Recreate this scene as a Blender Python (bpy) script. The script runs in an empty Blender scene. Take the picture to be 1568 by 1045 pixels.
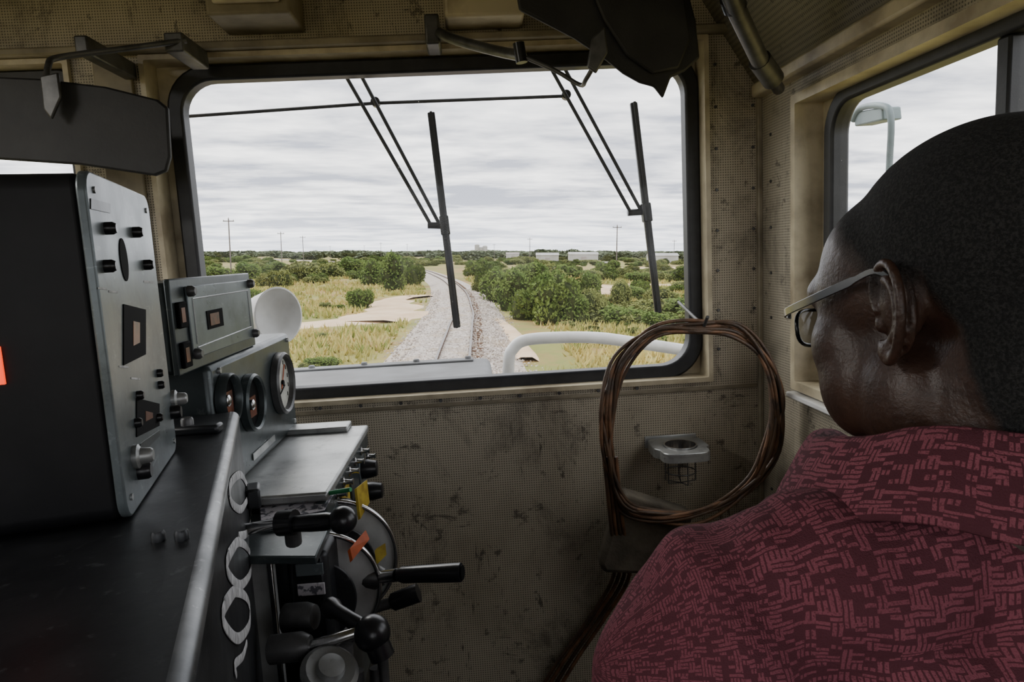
import bpy, bmesh, math, random
from mathutils import Vector, Matrix, noise as mn
random.seed(7)
S=bpy.context.scene
# ------------------------------------------------------------------ survey camera model
LENS=24.0; F=LENS/36*1568
YAW,PIT,ROL=math.radians(3),math.radians(7.3),math.radians(3)
C=Vector((0,0,1.35))
RX=Matrix.Rotation(math.pi/2-PIT,3,'X')
RC=Matrix.Rotation(-YAW,3,'Z')@RX@Matrix.Rotation(-ROL,3,'Z')
def ray(px,py): return RC@Vector(((px-784)/F,(522.5-py)/F,-1))
def at(px,py,t): return C+ray(px,py)*t
def onY(px,py,Y): d=ray(px,py); return C+d*(Y/d.y)
def onX(px,py,X): d=ray(px,py); return C+d*(X/d.x)
def onZ(px,py,Z): d=ray(px,py); return C+d*((Z-C.z)/d.z)
def onP(px,py,o,n): d=ray(px,py); return C+d*((o-C).dot(n)/d.dot(n))
cd=bpy.data.cameras.new('camera'); cam=bpy.data.objects.new('camera',cd); S.collection.objects.link(cam)
cam.matrix_world=Matrix.Translation(C)@RC.to_4x4(); cd.lens=LENS; cd.sensor_width=36; cd.clip_start=.02; cd.clip_end=9000
S.camera=cam
TO=RC@RX.inverted()
MOUT=Matrix.Translation(C)@TO.to_4x4()@Matrix.Translation(Vector((0,0,-3.3)))

# ------------------------------------------------------------------ materials
def nt(name):
    m=bpy.data.materials.new(name); m.use_nodes=True
    t=m.node_tree; b=t.nodes['Principled BSDF']; return m,t,b
def N(t,ty,**k):
    n=t.nodes.new(ty)
    for a,v in k.items(): setattr(n,a,v)
    return n
def math_(t,op,a,b=None,c=None):
    n=N(t,'ShaderNodeMath',operation=op)
    for i,x in enumerate((a,b,c)):
        if x is None: continue
        if isinstance(x,(int,float)): n.inputs[i].default_value=x
        else: t.links.new(x,n.inputs[i])
    return n.outputs[0]
def mixc(t,f,a,b):
    n=N(t,'ShaderNodeMix',data_type='RGBA')
    for s,x in ((n.inputs[0],f),(n.inputs[6],a),(n.inputs[7],b)):
        if isinstance(x,(int,float)): s.default_value=x
        elif isinstance(x,tuple): s.default_value=(*x,1)
        else: t.links.new(x,s)
    return n.outputs[2]
def ramp(t,f,lo,hi):
    n=N(t,'ShaderNodeMapRange'); n.inputs[1].default_value=lo; n.inputs[2].default_value=hi
    t.links.new(f,n.inputs[0]); return n.outputs[0]
def noise(t,sc,det=5,vec=None,rough=.55,dist=0):
    n=N(t,'ShaderNodeTexNoise'); n.inputs['Scale'].default_value=sc; n.inputs['Detail'].default_value=det
    n.inputs['Roughness'].default_value=rough; n.inputs['Distortion'].default_value=dist
    if vec is None:
        vec=N(t,'ShaderNodeTexCoord').outputs['Object']
    t.links.new(vec,n.inputs['Vector']); return n.outputs['Fac']
def bump(t,b,h,s=.3,d=.002):
    n=N(t,'ShaderNodeBump'); n.inputs['Strength'].default_value=s; n.inputs['Distance'].default_value=d
    t.links.new(h,n.inputs['Height']); t.links.new(n.outputs[0],b.inputs['Normal'])
def mat(name,col,rough=.5,metal=0,col2=None,sc=12,bs=.15,bd=.001,lo=.4,hi=.65,spec=.5,emit=0):
    m,t,b=nt(name)
    b.inputs['Roughness'].default_value=rough; b.inputs['Metallic'].default_value=metal
    b.inputs['Specular IOR Level'].default_value=spec
    if col2 is None: col2=tuple(c*.72 for c in col)
    f=noise(t,sc,6)
    c=mixc(t,ramp(t,f,lo,hi),col,col2); t.links.new(c,b.inputs['Base Color'])
    if bs: bump(t,b,noise(t,sc*12,3),bs,bd)
    if emit:
        b.inputs['Emission Color'].default_value=(*col,1); b.inputs['Emission Strength'].default_value=emit
    return m
def worn(name,col,col2,scuff,rough=.38,metal=.3):
    m,t,b=nt(name); b.inputs['Metallic'].default_value=metal
    c=mixc(t,ramp(t,noise(t,9,6),.4,.65),col,col2)
    tc=N(t,'ShaderNodeTexCoord').outputs['Object']; mp_=N(t,'ShaderNodeMapping'); mp_.inputs['Scale'].default_value=(30,8,60); mp_.inputs['Rotation'].default_value=(.2,.4,.3); t.links.new(tc,mp_.inputs[0])
    s=math_(t,'MULTIPLY',ramp(t,noise(t,1.5,8,mp_.outputs[0],.7,.6),.60,.70),.55)
    s2=math_(t,'MULTIPLY',ramp(t,noise(t,60,5,rough=.7),.61,.70),.55)
    c=mixc(t,math_(t,'MAXIMUM',s,s2),c,scuff)
    c=mixc(t,math_(t,'MULTIPLY',ramp(t,noise(t,18,7,rough=.75),.55,.67),.5),c,tuple(x*.35 for x in col)); t.links.new(c,b.inputs['Base Color'])
    t.links.new(math_(t,'MULTIPLY_ADD',noise(t,14,5),.3,rough-.15),b.inputs['Roughness'])
    bump(t,b,noise(t,120,3),.12,.001); return m
def perf(name,ax,col,col2,pitch=.0062):
    m,t,b=nt(name); b.inputs['Roughness'].default_value=.5
    tc=N(t,'ShaderNodeTexCoord').outputs['Object']
    sp=N(t,'ShaderNodeSeparateXYZ'); t.links.new(tc,sp.inputs[0])
    q=[]
    for a in ax:
        f=math_(t,'FRACT',math_(t,'MULTIPLY',sp.outputs['XYZ'.index(a)],1/pitch))
        f=math_(t,'SUBTRACT',f,.5); q.append(math_(t,'MULTIPLY',f,f))
    r=math_(t,'ADD',q[0],q[1]); dot=ramp(t,r,.10,.05)
    base=mixc(t,ramp(t,noise(t,2.2,8,rough=.65),.42,.66),col,col2)
    st=N(t,'ShaderNodeMapping'); st.inputs['Scale'].default_value=(4,4,2.8); st.inputs['Rotation'].default_value=(.3,.5,.2); t.links.new(tc,st.inputs[0])
    sm=ramp(t,noise(t,1.3,12,st.outputs[0],.76,.5),.52,.66)
    base=mixc(t,math_(t,'MULTIPLY',sm,.62),base,(.075,.063,.046))
    st2=N(t,'ShaderNodeMapping'); st2.inputs['Scale'].default_value=(26,26,5); st2.inputs['Rotation'].default_value=(-.3,.7,.4); t.links.new(tc,st2.inputs[0])
    sc3=ramp(t,noise(t,1.0,6,st2.outputs[0],.7,.8),.62,.67)
    base=mixc(t,math_(t,'MULTIPLY',sc3,.8),base,(.035,.03,.022))
    st3=N(t,'ShaderNodeMapping'); st3.inputs['Scale'].default_value=(9,9,24); st3.inputs['Rotation'].default_value=(.5,-.5,.9); t.links.new(tc,st3.inputs[0])
    sc4=ramp(t,noise(t,1.0,7,st3.outputs[0],.72,.8),.63,.68)
    base=mixc(t,math_(t,'MULTIPLY',sc4,.7),base,(.04,.034,.026))
    sc2=ramp(t,noise(t,22,5,rough=.7),.60,.68)
    base=mixc(t,math_(t,'MULTIPLY',sc2,.7),base,(.05,.042,.032))
    c=mixc(t,math_(t,'MULTIPLY',dot,.7),base,(.012,.010,.008)); t.links.new(c,b.inputs['Base Color'])
    bump(t,b,math_(t,'SUBTRACT',1.0,dot),.35,.001); return m
M={}
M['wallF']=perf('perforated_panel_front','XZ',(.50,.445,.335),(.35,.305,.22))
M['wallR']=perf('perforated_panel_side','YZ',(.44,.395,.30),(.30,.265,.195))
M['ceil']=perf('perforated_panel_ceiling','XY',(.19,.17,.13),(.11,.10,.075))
M['wallB']=mat('cab_paint_dark',(.2,.18,.14),.7)
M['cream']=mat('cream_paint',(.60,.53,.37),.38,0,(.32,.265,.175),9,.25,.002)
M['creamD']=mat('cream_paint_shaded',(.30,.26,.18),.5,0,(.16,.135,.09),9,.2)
M['floor']=mat('floor_rubber',(.05,.05,.05),.8)
M['rubber']=mat('black_rubber',(.010,.011,.013),.45,0,(.018,.019,.022),30)
M['plast']=mat('black_plastic',(.010,.010,.011),.28,0,(.015,.015,.017),20,.08)
M['radio']=mat('radio_case_black',(.006,.006,.007),.5,0,(.010,.010,.011),20,.08,spec=.3)
M['visor']=mat('visor_vinyl',(.012,.012,.014),.6,0,(.02,.02,.022),15,.3)
M['steelD']=worn('dark_painted_steel',(.013,.014,.016),(.028,.030,.033),(.095,.10,.105))
M['plate']=worn('greygreen_paint',(.155,.182,.19),(.10,.118,.122),(.30,.33,.34),.32,.4)
M['plate2']=worn('greygreen_paint_dark',(.062,.076,.078),(.040,.048,.05),(.16,.175,.175),.33,.4)
M['steel']=worn('worn_steel',(.44,.45,.44),(.26,.265,.26),(.14,.14,.13),.38,.6)
M['alum']=mat('cast_aluminium',(.50,.51,.50),.35,.25,(.34,.345,.34),14,.2)
M['chrome']=mat('polished_steel',(.6,.6,.6),.22,1,(.42,.42,.42),20,.05)
M['grey']=mat('grey_metal',(.12,.12,.12),.42,.5,(.06,.06,.06),20)
M['white']=mat('white_paint',(.75,.75,.73),.35,0,(.58,.57,.54),8,.1)
M['chalk']=mat('white_marker_paint',(.60,.60,.60),.7,0,(.28,.28,.28),70,0)
M['paper']=mat('paper',(.55,.52,.55),.8,0,(.10,.10,.12),90,.0,lo=.50,hi=.56)
M['yellow']=mat('yellow_label',(.50,.37,.04),.5,0,(.3,.2,.02),60)
M['orange']=mat('orange_label',(.55,.10,.02),.5,0,(.4,.07,.01),60)
M['green']=mat('green_pen',(.02,.30,.10),.4)
M['hood']=mat('hood_paint',(.16,.165,.17),.6,0,(.09,.09,.09),4,.2)
M['wire']=mat('rusty_cable',(.20,.10,.05),.5,.2,(.05,.033,.022),22,.5,.002)
M['wire2']=mat('dark_cable',(.05,.033,.022),.5,.1,(.11,.06,.03),16,.5,.002)
M['canvas']=mat('dark_canvas',(.13,.11,.08),.85,0,(.06,.05,.036),12,.5,.003)
M['dark']=mat('recess_black',(.004,.004,.004),.8,bs=0,spec=.1)
M['amber']=mat('amber_display_reflection',(.16,.045,.02),.3,0,(.03,.012,.008),60,0,emit=.06)
M['led']=mat('red_led',(1,.06,.01),.3,0,(1,.06,.01),5,0,emit=1.6)
M['dial']=mat('dial_face',(.62,.62,.55),.4,0,(.40,.40,.36),40,0)
M['teal']=mat('mirror_housing',(.20,.26,.27),.45,0,(.13,.17,.18),12)
M['trouser']=mat('trouser_cloth',(.02,.022,.03),.85)
M['seat']=mat('seat_vinyl',(.02,.02,.02),.5)
m,t,b=nt('window_glass')
o=t.nodes['Material Output']; tr=N(t,'ShaderNodeBsdfTransparent'); gl=N(t,'ShaderNodeBsdfGlossy'); gl.inputs['Roughness'].default_value=.03
tl=N(t,'ShaderNodeBsdfTranslucent'); tl.inputs[0].default_value=(.8,.8,.78,1)
tr.inputs[0].default_value=(.97,.98,.98,1); mx=N(t,'ShaderNodeMixShader'); mx2=N(t,'ShaderNodeMixShader')
f=math_(t,'MULTIPLY_ADD',ramp(t,noise(t,30,6),.6,.75),.02,.012); t.links.new(f,mx.inputs[0]); t.links.new(tr.outputs[0],mx.inputs[1]); t.links.new(gl.outputs[0],mx.inputs[2])
f2=math_(t,'ADD',math_(t,'MULTIPLY',ramp(t,noise(t,4,8,rough=.7),.4,.7),.014),math_(t,'MULTIPLY_ADD',ramp(t,noise(t,170,2),.72,.78),.20,.006))
t.links.new(f2,mx2.inputs[0]); t.links.new(mx.outputs[0],mx2.inputs[1]); t.links.new(tl.outputs[0],mx2.inputs[2]); t.links.new(mx2.outputs[0],o.inputs[0])
M['glass']=m
m,t,b=nt('lens_glass'); b.inputs['Base Color'].default_value=(.03,.03,.03,1); b.inputs['Roughness'].default_value=.05; b.inputs['Alpha'].default_value=.5; M['lens']=m

# ------------------------------------------------------------------ geometry helpers
groups={}
def grp(name):
    e=bpy.data.objects.new(name,None); S.collection.objects.link(e); e.empty_display_size=.05
    groups[e]=[]; return e
def add(name,verts,faces,mt,parent=None,smooth=False,bevel=0,mw=None,seg=2,recalc=True):
    me=bpy.data.meshes.new(name); me.from_pydata([tuple(v) for v in verts],[],faces)
    if recalc:
        bm=bmesh.new(); bm.from_mesh(me); bmesh.ops.recalc_face_normals(bm,faces=bm.faces); bm.to_mesh(me); bm.free()
    ob=bpy.data.objects.new(name,me); S.collection.objects.link(ob)
    if mt: me.materials.append(M[mt] if isinstance(mt,str) else mt)
    if smooth:
        for p in me.polygons: p.use_smooth=True
    if bevel:
        md=ob.modifiers.new('bevel','BEVEL'); md.width=bevel; md.segments=seg; md.limit_method='ANGLE'
        for p in me.polygons: p.use_smooth=True
        try: me.set_sharp_from_angle(angle=math.radians(35))
        except Exception: pass
    if mw: ob.matrix_world=mw
    if parent: groups[parent].append(ob)
    return ob
def fr(o,ax,ay,az=None):
    ax=Vector(ax).normalized(); ay=Vector(ay); az=ax.cross(ay).normalized(); ay=az.cross(ax)
    m=Matrix((ax,ay,az)).transposed().to_4x4(); m.translation=o; return m
BF=[(0,1,3,2),(4,6,7,5),(0,4,5,1),(2,3,7,6),(0,2,6,4),(1,5,7,3)]
def box(name,lo,hi,mt,parent=None,bevel=0,m=None,seg=2):
    v=[Vector((x,y,z)) for x in (lo[0],hi[0]) for y in (lo[1],hi[1]) for z in (lo[2],hi[2])]
    if m: v=[m@p for p in v]
    return add(name,v,BF,mt,parent,bevel=bevel,seg=seg)
def prism(name,poly,d,mt,parent=None,bevel=0):
    n=len(poly); v=[Vector(p) for p in poly]+[Vector(p)+Vector(d) for p in poly]
    f=[tuple(range(n)),tuple(range(2*n-1,n-1,-1))]+[(i,(i+1)%n,n+(i+1)%n,n+i) for i in range(n)]
    return add(name,v,f,mt,parent,bevel=bevel)
def crom(P,k=6,closed=False):
    P=[Vector(p) for p in P]; n=len(P); out=[]
    rng=range(n) if closed else range(n-1)
    for i in rng:
        if closed: a,b_,c,d=P[(i-1)%n],P[i],P[(i+1)%n],P[(i+2)%n]
        else: a,b_,c,d=P[max(i-1,0)],P[i],P[i+1],P[min(i+2,n-1)]
        for j in range(k):
            s=j/k; out.append(.5*((2*b_)+(-a+c)*s+(2*a-5*b_+4*c-d)*s*s+(-a+3*b_-3*c+d)*s**3))
    if not closed: out.append(P[-1])
    return out
def tubeg(P,r,seg=10,closed=False,flat=None):
    P=[Vector(p) for p in P]; n=len(P); R=r if isinstance(r,list) else [r]*n
    if len(R)!=n: R=[R[int(round(i*(len(R)-1)/(n-1)))] for i in range(n)]
    up=None; v=[];f=[]
    for i in range(n):
        a=P[(i-1)%n] if (closed or i>0) else P[i]; c=P[(i+1)%n] if (closed or i<n-1) else P[i]
        t=(c-a).normalized()
        if up is None: up=t.orthogonal().normalized()
        up=(up-t*up.dot(t)).normalized(); s=t.cross(up)
        for k in range(seg):
            w=2*math.pi*k/seg; d=(up*math.cos(w)+s*math.sin(w))*R[i]
            if flat: d=d-flat*(d.dot(flat)*.85)
            v.append(P[i]+d)
    for i in range(n if closed else n-1):
        j=(i+1)%n
        for k in range(seg): f.append((i*seg+k,i*seg+(k+1)%seg,j*seg+(k+1)%seg,j*seg+k))
    if not closed: f.append(tuple(range(seg))); f.append(tuple(range((n-1)*seg,n*seg)))
    return v,f
def tube(name,P,r,mt,parent=None,seg=10,closed=False,sm=0,mw=None,flat=None):
    if sm: P=crom(P,sm,closed)
    v,f=tubeg(P,r,seg,closed,flat)
    ob=add(name,v,f,mt,parent,smooth=True,mw=mw)
    try: ob.data.set_sharp_from_angle(angle=math.radians(50))
    except Exception: pass
    return ob
def lathe(name,o,axis,prof,mt,parent=None,seg=28,close=False):
    ax=Vector(axis).normalized(); u=ax.orthogonal().normalized(); w=ax.cross(u); v=[];f=[]
    o=Vector(o)
    for r,h in prof:
        for k in range(seg):
            a=2*math.pi*k/seg; v.append(o+ax*h+(u*math.cos(a)+w*math.sin(a))*max(r,1e-5))
    n=len(prof)
    for i in range(n-1):
        for k in range(seg): f.append((i*seg+k,i*seg+(k+1)%seg,(i+1)*seg+(k+1)%seg,(i+1)*seg+k))
    if not close: f.append(tuple(range(seg))); f.append(tuple(range((n-1)*seg,n*seg)))
    ob=add(name,v,f,mt,parent,smooth=True)
    try: ob.data.set_sharp_from_angle(angle=math.radians(40))
    except Exception: pass
    return ob
def ell(c,r,rot=None,nu=20,nv=12):
    v=[];f=[]
    for i in range(nv+1):
        th=math.pi*i/nv
        for k in range(nu):
            a=2*math.pi*k/nu; s=max(math.sin(th),1e-4)
            p=Vector((r[0]*s*math.cos(a),r[1]*s*math.sin(a),r[2]*math.cos(th)))
            if rot: p=rot@p
            v.append(p+Vector(c))
    for i in range(nv):
        for k in range(nu): f.append((i*nu+k,i*nu+(k+1)%nu,(i+1)*nu+(k+1)%nu,(i+1)*nu+k))
    f.append(tuple(range(nu))); f.append(tuple(range(nv*nu,(nv+1)*nu)))
    return v,f
def cap(p0,p1,r0,r1):
    bm=bmesh.new()
    for p,r in ((p0,r0),(p1,r1)):
        v,_=ell(p,(r,r,r),nu=14,nv=10)
        for q in v: bm.verts.new(q)
    bmesh.ops.convex_hull(bm,input=bm.verts)
    lo=[v for v in bm.verts if not v.link_faces]; bmesh.ops.delete(bm,geom=lo,context='VERTS')
    bm.verts.index_update(); v=[x.co.copy() for x in bm.verts]; f=[tuple(x.index for x in q.verts) for q in bm.faces]
    bm.free(); return v,f
def fuse(name,parts,vox,sm,mt,parent=None,mw=None,fac=.5):
    V=[];Fc=[]
    for v,f in parts:
        o=len(V); V+=list(v); Fc+=[tuple(i+o for i in q) for q in f]
    ob=add(name,V,Fc,mt,parent)
    a=ob.modifiers.new('r','REMESH'); a.mode='VOXEL'; a.voxel_size=vox
    if sm: s=ob.modifiers.new('s','SMOOTH'); s.iterations=sm; s.factor=fac
    dg=bpy.context.evaluated_depsgraph_get(); me=bpy.data.meshes.new_from_object(ob.evaluated_get(dg))
    ob.modifiers.clear(); ob.data=me
    for p in me.polygons: p.use_smooth=True
    if mw: ob.matrix_world=mw
    return ob
def fusepart(parts,vox,sm):
    ob=fuse('tmp',parts,vox,sm,None); me=ob.data
    r=([v.co.copy() for v in me.vertices],[tuple(p.vertices) for p in me.polygons])
    bpy.data.objects.remove(ob); return r
def rrect(u0,u1,v0,v1,r,n=8):
    out=[]
    for cx,cy,a0 in ((u1-r,v1-r,0),(u0+r,v1-r,90),(u0+r,v0+r,180),(u1-r,v0+r,270)):
        for i in range(n+1):
            a=math.radians(a0+90*i/n); out.append((cx+r*math.cos(a),cy+r*math.sin(a)))
    return out
def ringsolid(name,inn,out,w0,w1,mp,mt,parent=None,bevel=0):
    n=len(inn); v=[]
    for L,w in ((inn,w0),(out,w0),(inn,w1),(out,w1)): v+=[mp(a,b_,w) for a,b_ in L]
    f=[]
    for i in range(n):
        j=(i+1)%n
        f+=[(i,j,n+j,n+i),(2*n+i,3*n+i,3*n+j,2*n+j),(i,2*n+i,2*n+j,j),(n+i,n+j,3*n+j,3*n+i)]
    return add(name,v,f,mt,parent,bevel=bevel)
def panel(name,u,v,holes,w0,w1,mp,mt,parent=None):
    us=sorted(set([u[0],u[1]]+[x for h in holes for x in h[:2]])); vs=sorted(set([v[0],v[1]]+[x for h in holes for x in h[2:]]))
    V=[];Fc=[]
    for i in range(len(us)-1):
        for j in range(len(vs)-1):
            cu,cv=(us[i]+us[i+1])/2,(vs[j]+vs[j+1])/2
            if any(h[0]<cu<h[1] and h[2]<cv<h[3] for h in holes): continue
            o=len(V)
            V+=[mp(a,b_,w) for a in (us[i],us[i+1]) for b_ in (vs[j],vs[j+1]) for w in (w0,w1)]
            Fc+=[tuple(o+k for k in q) for q in BF]
    return add(name,V,Fc,mt,parent)
def bolt(p,n,r,h,mt,parent,name='bolt'):
    return lathe(name,p,n,[(r,0),(r,h*.7),(r*.8,h)],mt,parent,seg=12)

# ------------------------------------------------------------------ ROOM SHELL
D=1.70; YG=1.745; XR=onY(1165,330,D).x; XL=-1.95; YB=-1.4; ZC=2.02
mpF=lambda u,v,w: Vector((u,D+w,v)); mpR=lambda u,v,w: Vector((XR+w,u,v))
mpL=lambda u,v,w: Vector((XL-w,u,v)); mpB=lambda u,v,w: Vector((u,YB-w,v))
ox0=onY(246,300,D).x; ox1=onY(1079,300,D).x; oz1=onY(660,78,D).z; oz0=onY(760,597,D).z
gx0=onY(297,300,YG).x; gx1=onY(1050,330,YG).x; gz1=onY(690,111,YG).z; gz0=onY(760,575,YG).z
lx1=onY(120,262,D).x
J=.008
wf=grp('wall_front')
panel('panel',(XL,XR),(0,ZC),[(ox0-J,ox1+J,oz0-J,oz1+J),(-1.8-J,lx1+J,oz0-J,oz1+J)],0,.02,mpF,'wallF',wf)
ringsolid('jamb_recess',rrect(ox0,ox1,oz0,oz1,.004),rrect(ox0-.012,ox1+.012,oz0-.012,oz1+.012,.004),-.012,.075,mpF,'cream',wf)
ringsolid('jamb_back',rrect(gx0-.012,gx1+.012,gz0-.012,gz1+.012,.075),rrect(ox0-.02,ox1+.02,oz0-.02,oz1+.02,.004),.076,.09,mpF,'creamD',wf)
ringsolid('jamb_face',rrect(gx0-.03,gx1+.03,gz0-.03,gz1+.03,.10),rrect(ox0+.0002,ox1-.0002,oz0+.0002,oz1-.0002,.004),.055,.070,mpF,'cream',wf)
ringsolid('jamb_left_window',rrect(-1.8,lx1,oz0,oz1,.004),rrect(-1.812,lx1+.012,oz0-.012,oz1+.012,.004),-.012,.075,mpF,'cream',wf)
w1=grp('window_1')
ringsolid('gasket',rrect(gx0,gx1,gz0,gz1,.075),rrect(gx0-.036,gx1+.036,gz0-.036,gz1+.036,.10),.03,.075,mpF,'rubber',w1,bevel=.006)
add('glass_pane',[mpF(a,b_,.05) for a,b_ in rrect(gx0-.01,gx1+.01,gz0-.01,gz1+.01,.075)],[tuple(range(36))],'glass',w1)
w2=grp('window_2')
ringsolid('gasket',rrect(-1.76,lx1-.03,oz0+.04,oz1-.04,.07),rrect(-1.7995,lx1-.0005,oz0+.0005,oz1-.0005,.03),.03,.074,mpF,'rubber',w2,bevel=.006)
add('glass_pane',[mpF(a,b_,.05) for a,b_ in rrect(-1.77,lx1-.02,oz0+.03,oz1-.03,.07)],[tuple(range(36))],'glass',w2)
t1=grp('trim_1')
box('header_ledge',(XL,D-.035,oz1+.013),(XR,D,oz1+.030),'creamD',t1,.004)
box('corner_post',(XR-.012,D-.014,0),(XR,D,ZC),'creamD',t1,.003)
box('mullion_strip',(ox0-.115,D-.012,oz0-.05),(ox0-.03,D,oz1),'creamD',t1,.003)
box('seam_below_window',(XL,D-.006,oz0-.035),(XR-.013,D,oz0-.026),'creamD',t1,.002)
sc=grp('wall_screws')
for i in range(12):
    bolt((ox0+.03+i*.1,D-.006,oz0-.018),(0,-1,0),.0045,.003,'grey',sc,'screw')
for i in range(9):
    bolt((ox1+.03,D-.001,oz0-.03+i*.1),(0,-1,0),.004,.003,'grey',sc,'screw')
    bolt((XR-.02,D-.001,oz0-.03+i*.1),(0,-1,0),.004,.003,'grey',sc,'screw')
for i in range(12):
    bolt((XR,1.64,.5+i*.11),(-1,0,0),.004,.003,'grey',sc,'screw')
sy1=onX(1226,300,XR).y; sz1=onX(1400,78,XR).z; sz0=onX(1216,580,XR).z; sy0=.05
XG=XR+.05
gy1=onX(1287,250,XG).y; gsz1=onX(1420,108,XG).z; gsz0=sz0+.03
gy_div=onX(1545,130,XG).y
ztop=onX(1300,68,XR).z
wr=grp('wall_right')
panel('panel',(YB,D+.02),(0,ztop),[(sy0-J,sy1+J,sz0-J,sz1+J),(-1.2,-.25,sz0,sz1)],0,.02,mpR,'wallR',wr)
ringsolid('jamb_recess',rrect(sy0,sy1,sz0,sz1,.004),rrect(sy0-.02,sy1+.02,sz0-.02,sz1+.02,.004),-.014,.07,mpR,'cream',wr)
ringsolid('jamb_face',rrect(sy0+.06,gy1+.03,gsz0-.03,gsz1+.025,.085),rrect(sy0+.0002,sy1-.0002,sz0+.0002,sz1-.0002,.004),.05,.065,mpR,'cream',wr)
box('cant_rail',(XR-.03,YB,ztop-.012),(XR+.02,D-.015,ztop+.02),'cream',wr,.006)
w3=grp('window_3')
ringsolid('gasket',rrect(sy0+.08,gy1,gsz0,gsz1,.06),rrect(sy0+.05,gy1+.035,gsz0-.035,gsz1+.03,.085),.03,.07,mpR,'rubber',w3,bevel=.006)
box('sash_divider',(XR+.035,gy_div-.018,gsz0),(XR+.065,gy_div+.008,gsz1),'rubber',w3,.004)
add('glass_pane',[mpR(a,b_,.05) for a,b_ in rrect(sy0+.06,gy1+.01,gsz0-.01,gsz1+.01,.07)],[tuple(range(36))],'glass',w3)
box('sill_ledge',(XR-.03,sy0,sz0-.036),(XR-.001,sy1+.01,sz0-.024),'white',w3,.003)
wl=grp('wall_left'); panel('panel',(YB,D+.02),(0,ZC),[(-1.1,-.1,.95,1.8),(.1,1.45,.95,1.8)],0,.03,mpL,'wallR',wl)
wb=grp('wall_back'); panel('panel',(XL-.03,XR+.02),(0,ZC),[(-1.75,-.85,1.0,1.8),(-.6,.55,1.0,1.85)],0,.03,mpB,'wallB',wb)
box('floor',(XL-.03,YB-.03,-.05),(XR+.02,D+.09,0),'floor')
ce=grp('ceiling')
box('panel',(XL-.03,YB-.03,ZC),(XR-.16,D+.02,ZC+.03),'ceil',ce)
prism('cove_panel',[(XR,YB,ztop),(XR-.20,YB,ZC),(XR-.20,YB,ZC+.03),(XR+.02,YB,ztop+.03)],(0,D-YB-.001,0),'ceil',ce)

# ------------------------------------------------------------------ WIPERS + outside loco parts
YW=1.82
def wiper(name,arms,blade):
    g=grp(name)
    for i,(a,b_) in enumerate(arms):
        tube('arm_%d'%i,[onY(*a,YW),onY(*b_,YW)],.0048,'rubber',g)
    m0=arms[0][1]; m1=arms[1][1]
    tube('knuckle',[onY(m0[0]-5,m0[1],YW),onY(m1[0]+12,m1[1]+4,YW)],.009,'plast',g)
    p=onY(*blade[0],YW-.012); q=onY(*blade[1],YW-.012)
    m_=fr(p,(q-p),(0,1,0)); L=(q-p).length
    box('blade_rubber',(0,-.014,-.003),(L,.012,.003),'rubber',g,m=m_)
    box('blade_holder',(0,-.006,-.0095),(L,.008,.0095),'plast',g,.003,m=m_)
    box('mid_clip',(L*.47,-.012,-.012),(L*.56,.014,.012),'plast',g,.003,m=m_)
    top=onY(arms[0][0][0]+8,arms[0][0][1]-25,YW)
    box('pivot_bracket',(top.x-.03,1.795,top.z-.01),(top.x+.04,YW+.02,top.z+.04),'plast',g,.005)
wiper('windshield_wiper',[((527,112),(660,345)),((549,108),(672,342))],((660,172),(700,502)))
wiper('windshield_wiper',[((840,98),(966,326)),((860,96),(980,320))],((970,157),(1008,478)))
g=grp('wiper_link_rod'); tube('rod',[onY(262,180,YW+.02),onY(576,158,YW+.02),onY(870,147,YW+.02)],.0045,'rubber',g)
for q in ((576,158),(866,147)): lathe('joint',onY(*q,YW+.028),(0,-1,0),[(.012,0),(.012,.02)],'plast',g,14)
hd=grp('locomotive_hood')
hz=onY(740,547,2.7).z; hx=onY(757,560,2.6).x
box('hood_top',(hx-1.42,1.86,.2),(hx-.012,2.7,hz),'hood',hd,.03,seg=3)
box('hood_rib',(hx-1.3,2.60,hz),(hx-.08,2.66,hz+.008),'hood',hd,.003)
for i in range(7): bolt((hx-.1-i*.2,2.63,hz+.008),(0,0,1),.012,.01,'hood',hd)
hr=grp('outside_handrail')
tube('pipe',[onY(778,640,2.4),onY(779,556,2.4),onY(786,534,2.4),onY(806,521,2.4),onY(860,517,2.4),onY(920,518,2.4),onY(985,527,2.4),onY(1045,536,2.4),onY(1120,548,2.4),onY(1190,600,2.4)],.021,'white',hr,14,sm=6)
box('foot_1',(onY(779,640,2.4).x-.03,2.37,onY(779,640,2.4).z-.02),(onY(779,640,2.4).x+.05,2.43,onY(779,640,2.4).z),'white',hr)
wd=grp('walkway_deck'); box('deck',(hx+.002,1.84,onY(779,640,2.4).z-.06),(1.0,2.8,onY(779,640,2.4).z-.02),'hood',wd)
hn=grp('air_horn')
hc=onY(415,484,2.0); hax=Vector((.80,-.58,.02)).normalized()
lathe('bell',hc-hax*.11,hax,[(.018,-.03),(.02,0),(.045,.03),(.062,.07),(.075,.12),(.083,.145),(.078,.146),(.055,.11),(.0,.09)],'white',hn,36)
box('bracket',(hc.x-.08,hc.y+.03,hz+.001),(hc.x-.03,hc.y+.10,hc.z),'hood',hn,.004)
mi=grp('outside_mirror')
xm=XR+.30
ma=[onX(1306,185,xm),onX(1318,166,xm),onX(1350,162,xm),onX(1364,178,xm),onX(1362,250,xm),onX(1358,330,xm)]
tube('arm',ma,.008,'teal',mi,10,sm=5)
prism('head',[onX(1308,172,xm),onX(1350,164,xm),onX(1352,184,xm),onX(1308,194,xm)],(.05,0,0),'teal',mi,.004)
tube('stay',[onX(1358,330,xm),onX(1352,345,XR+.1)],.008,'teal',mi)

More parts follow.
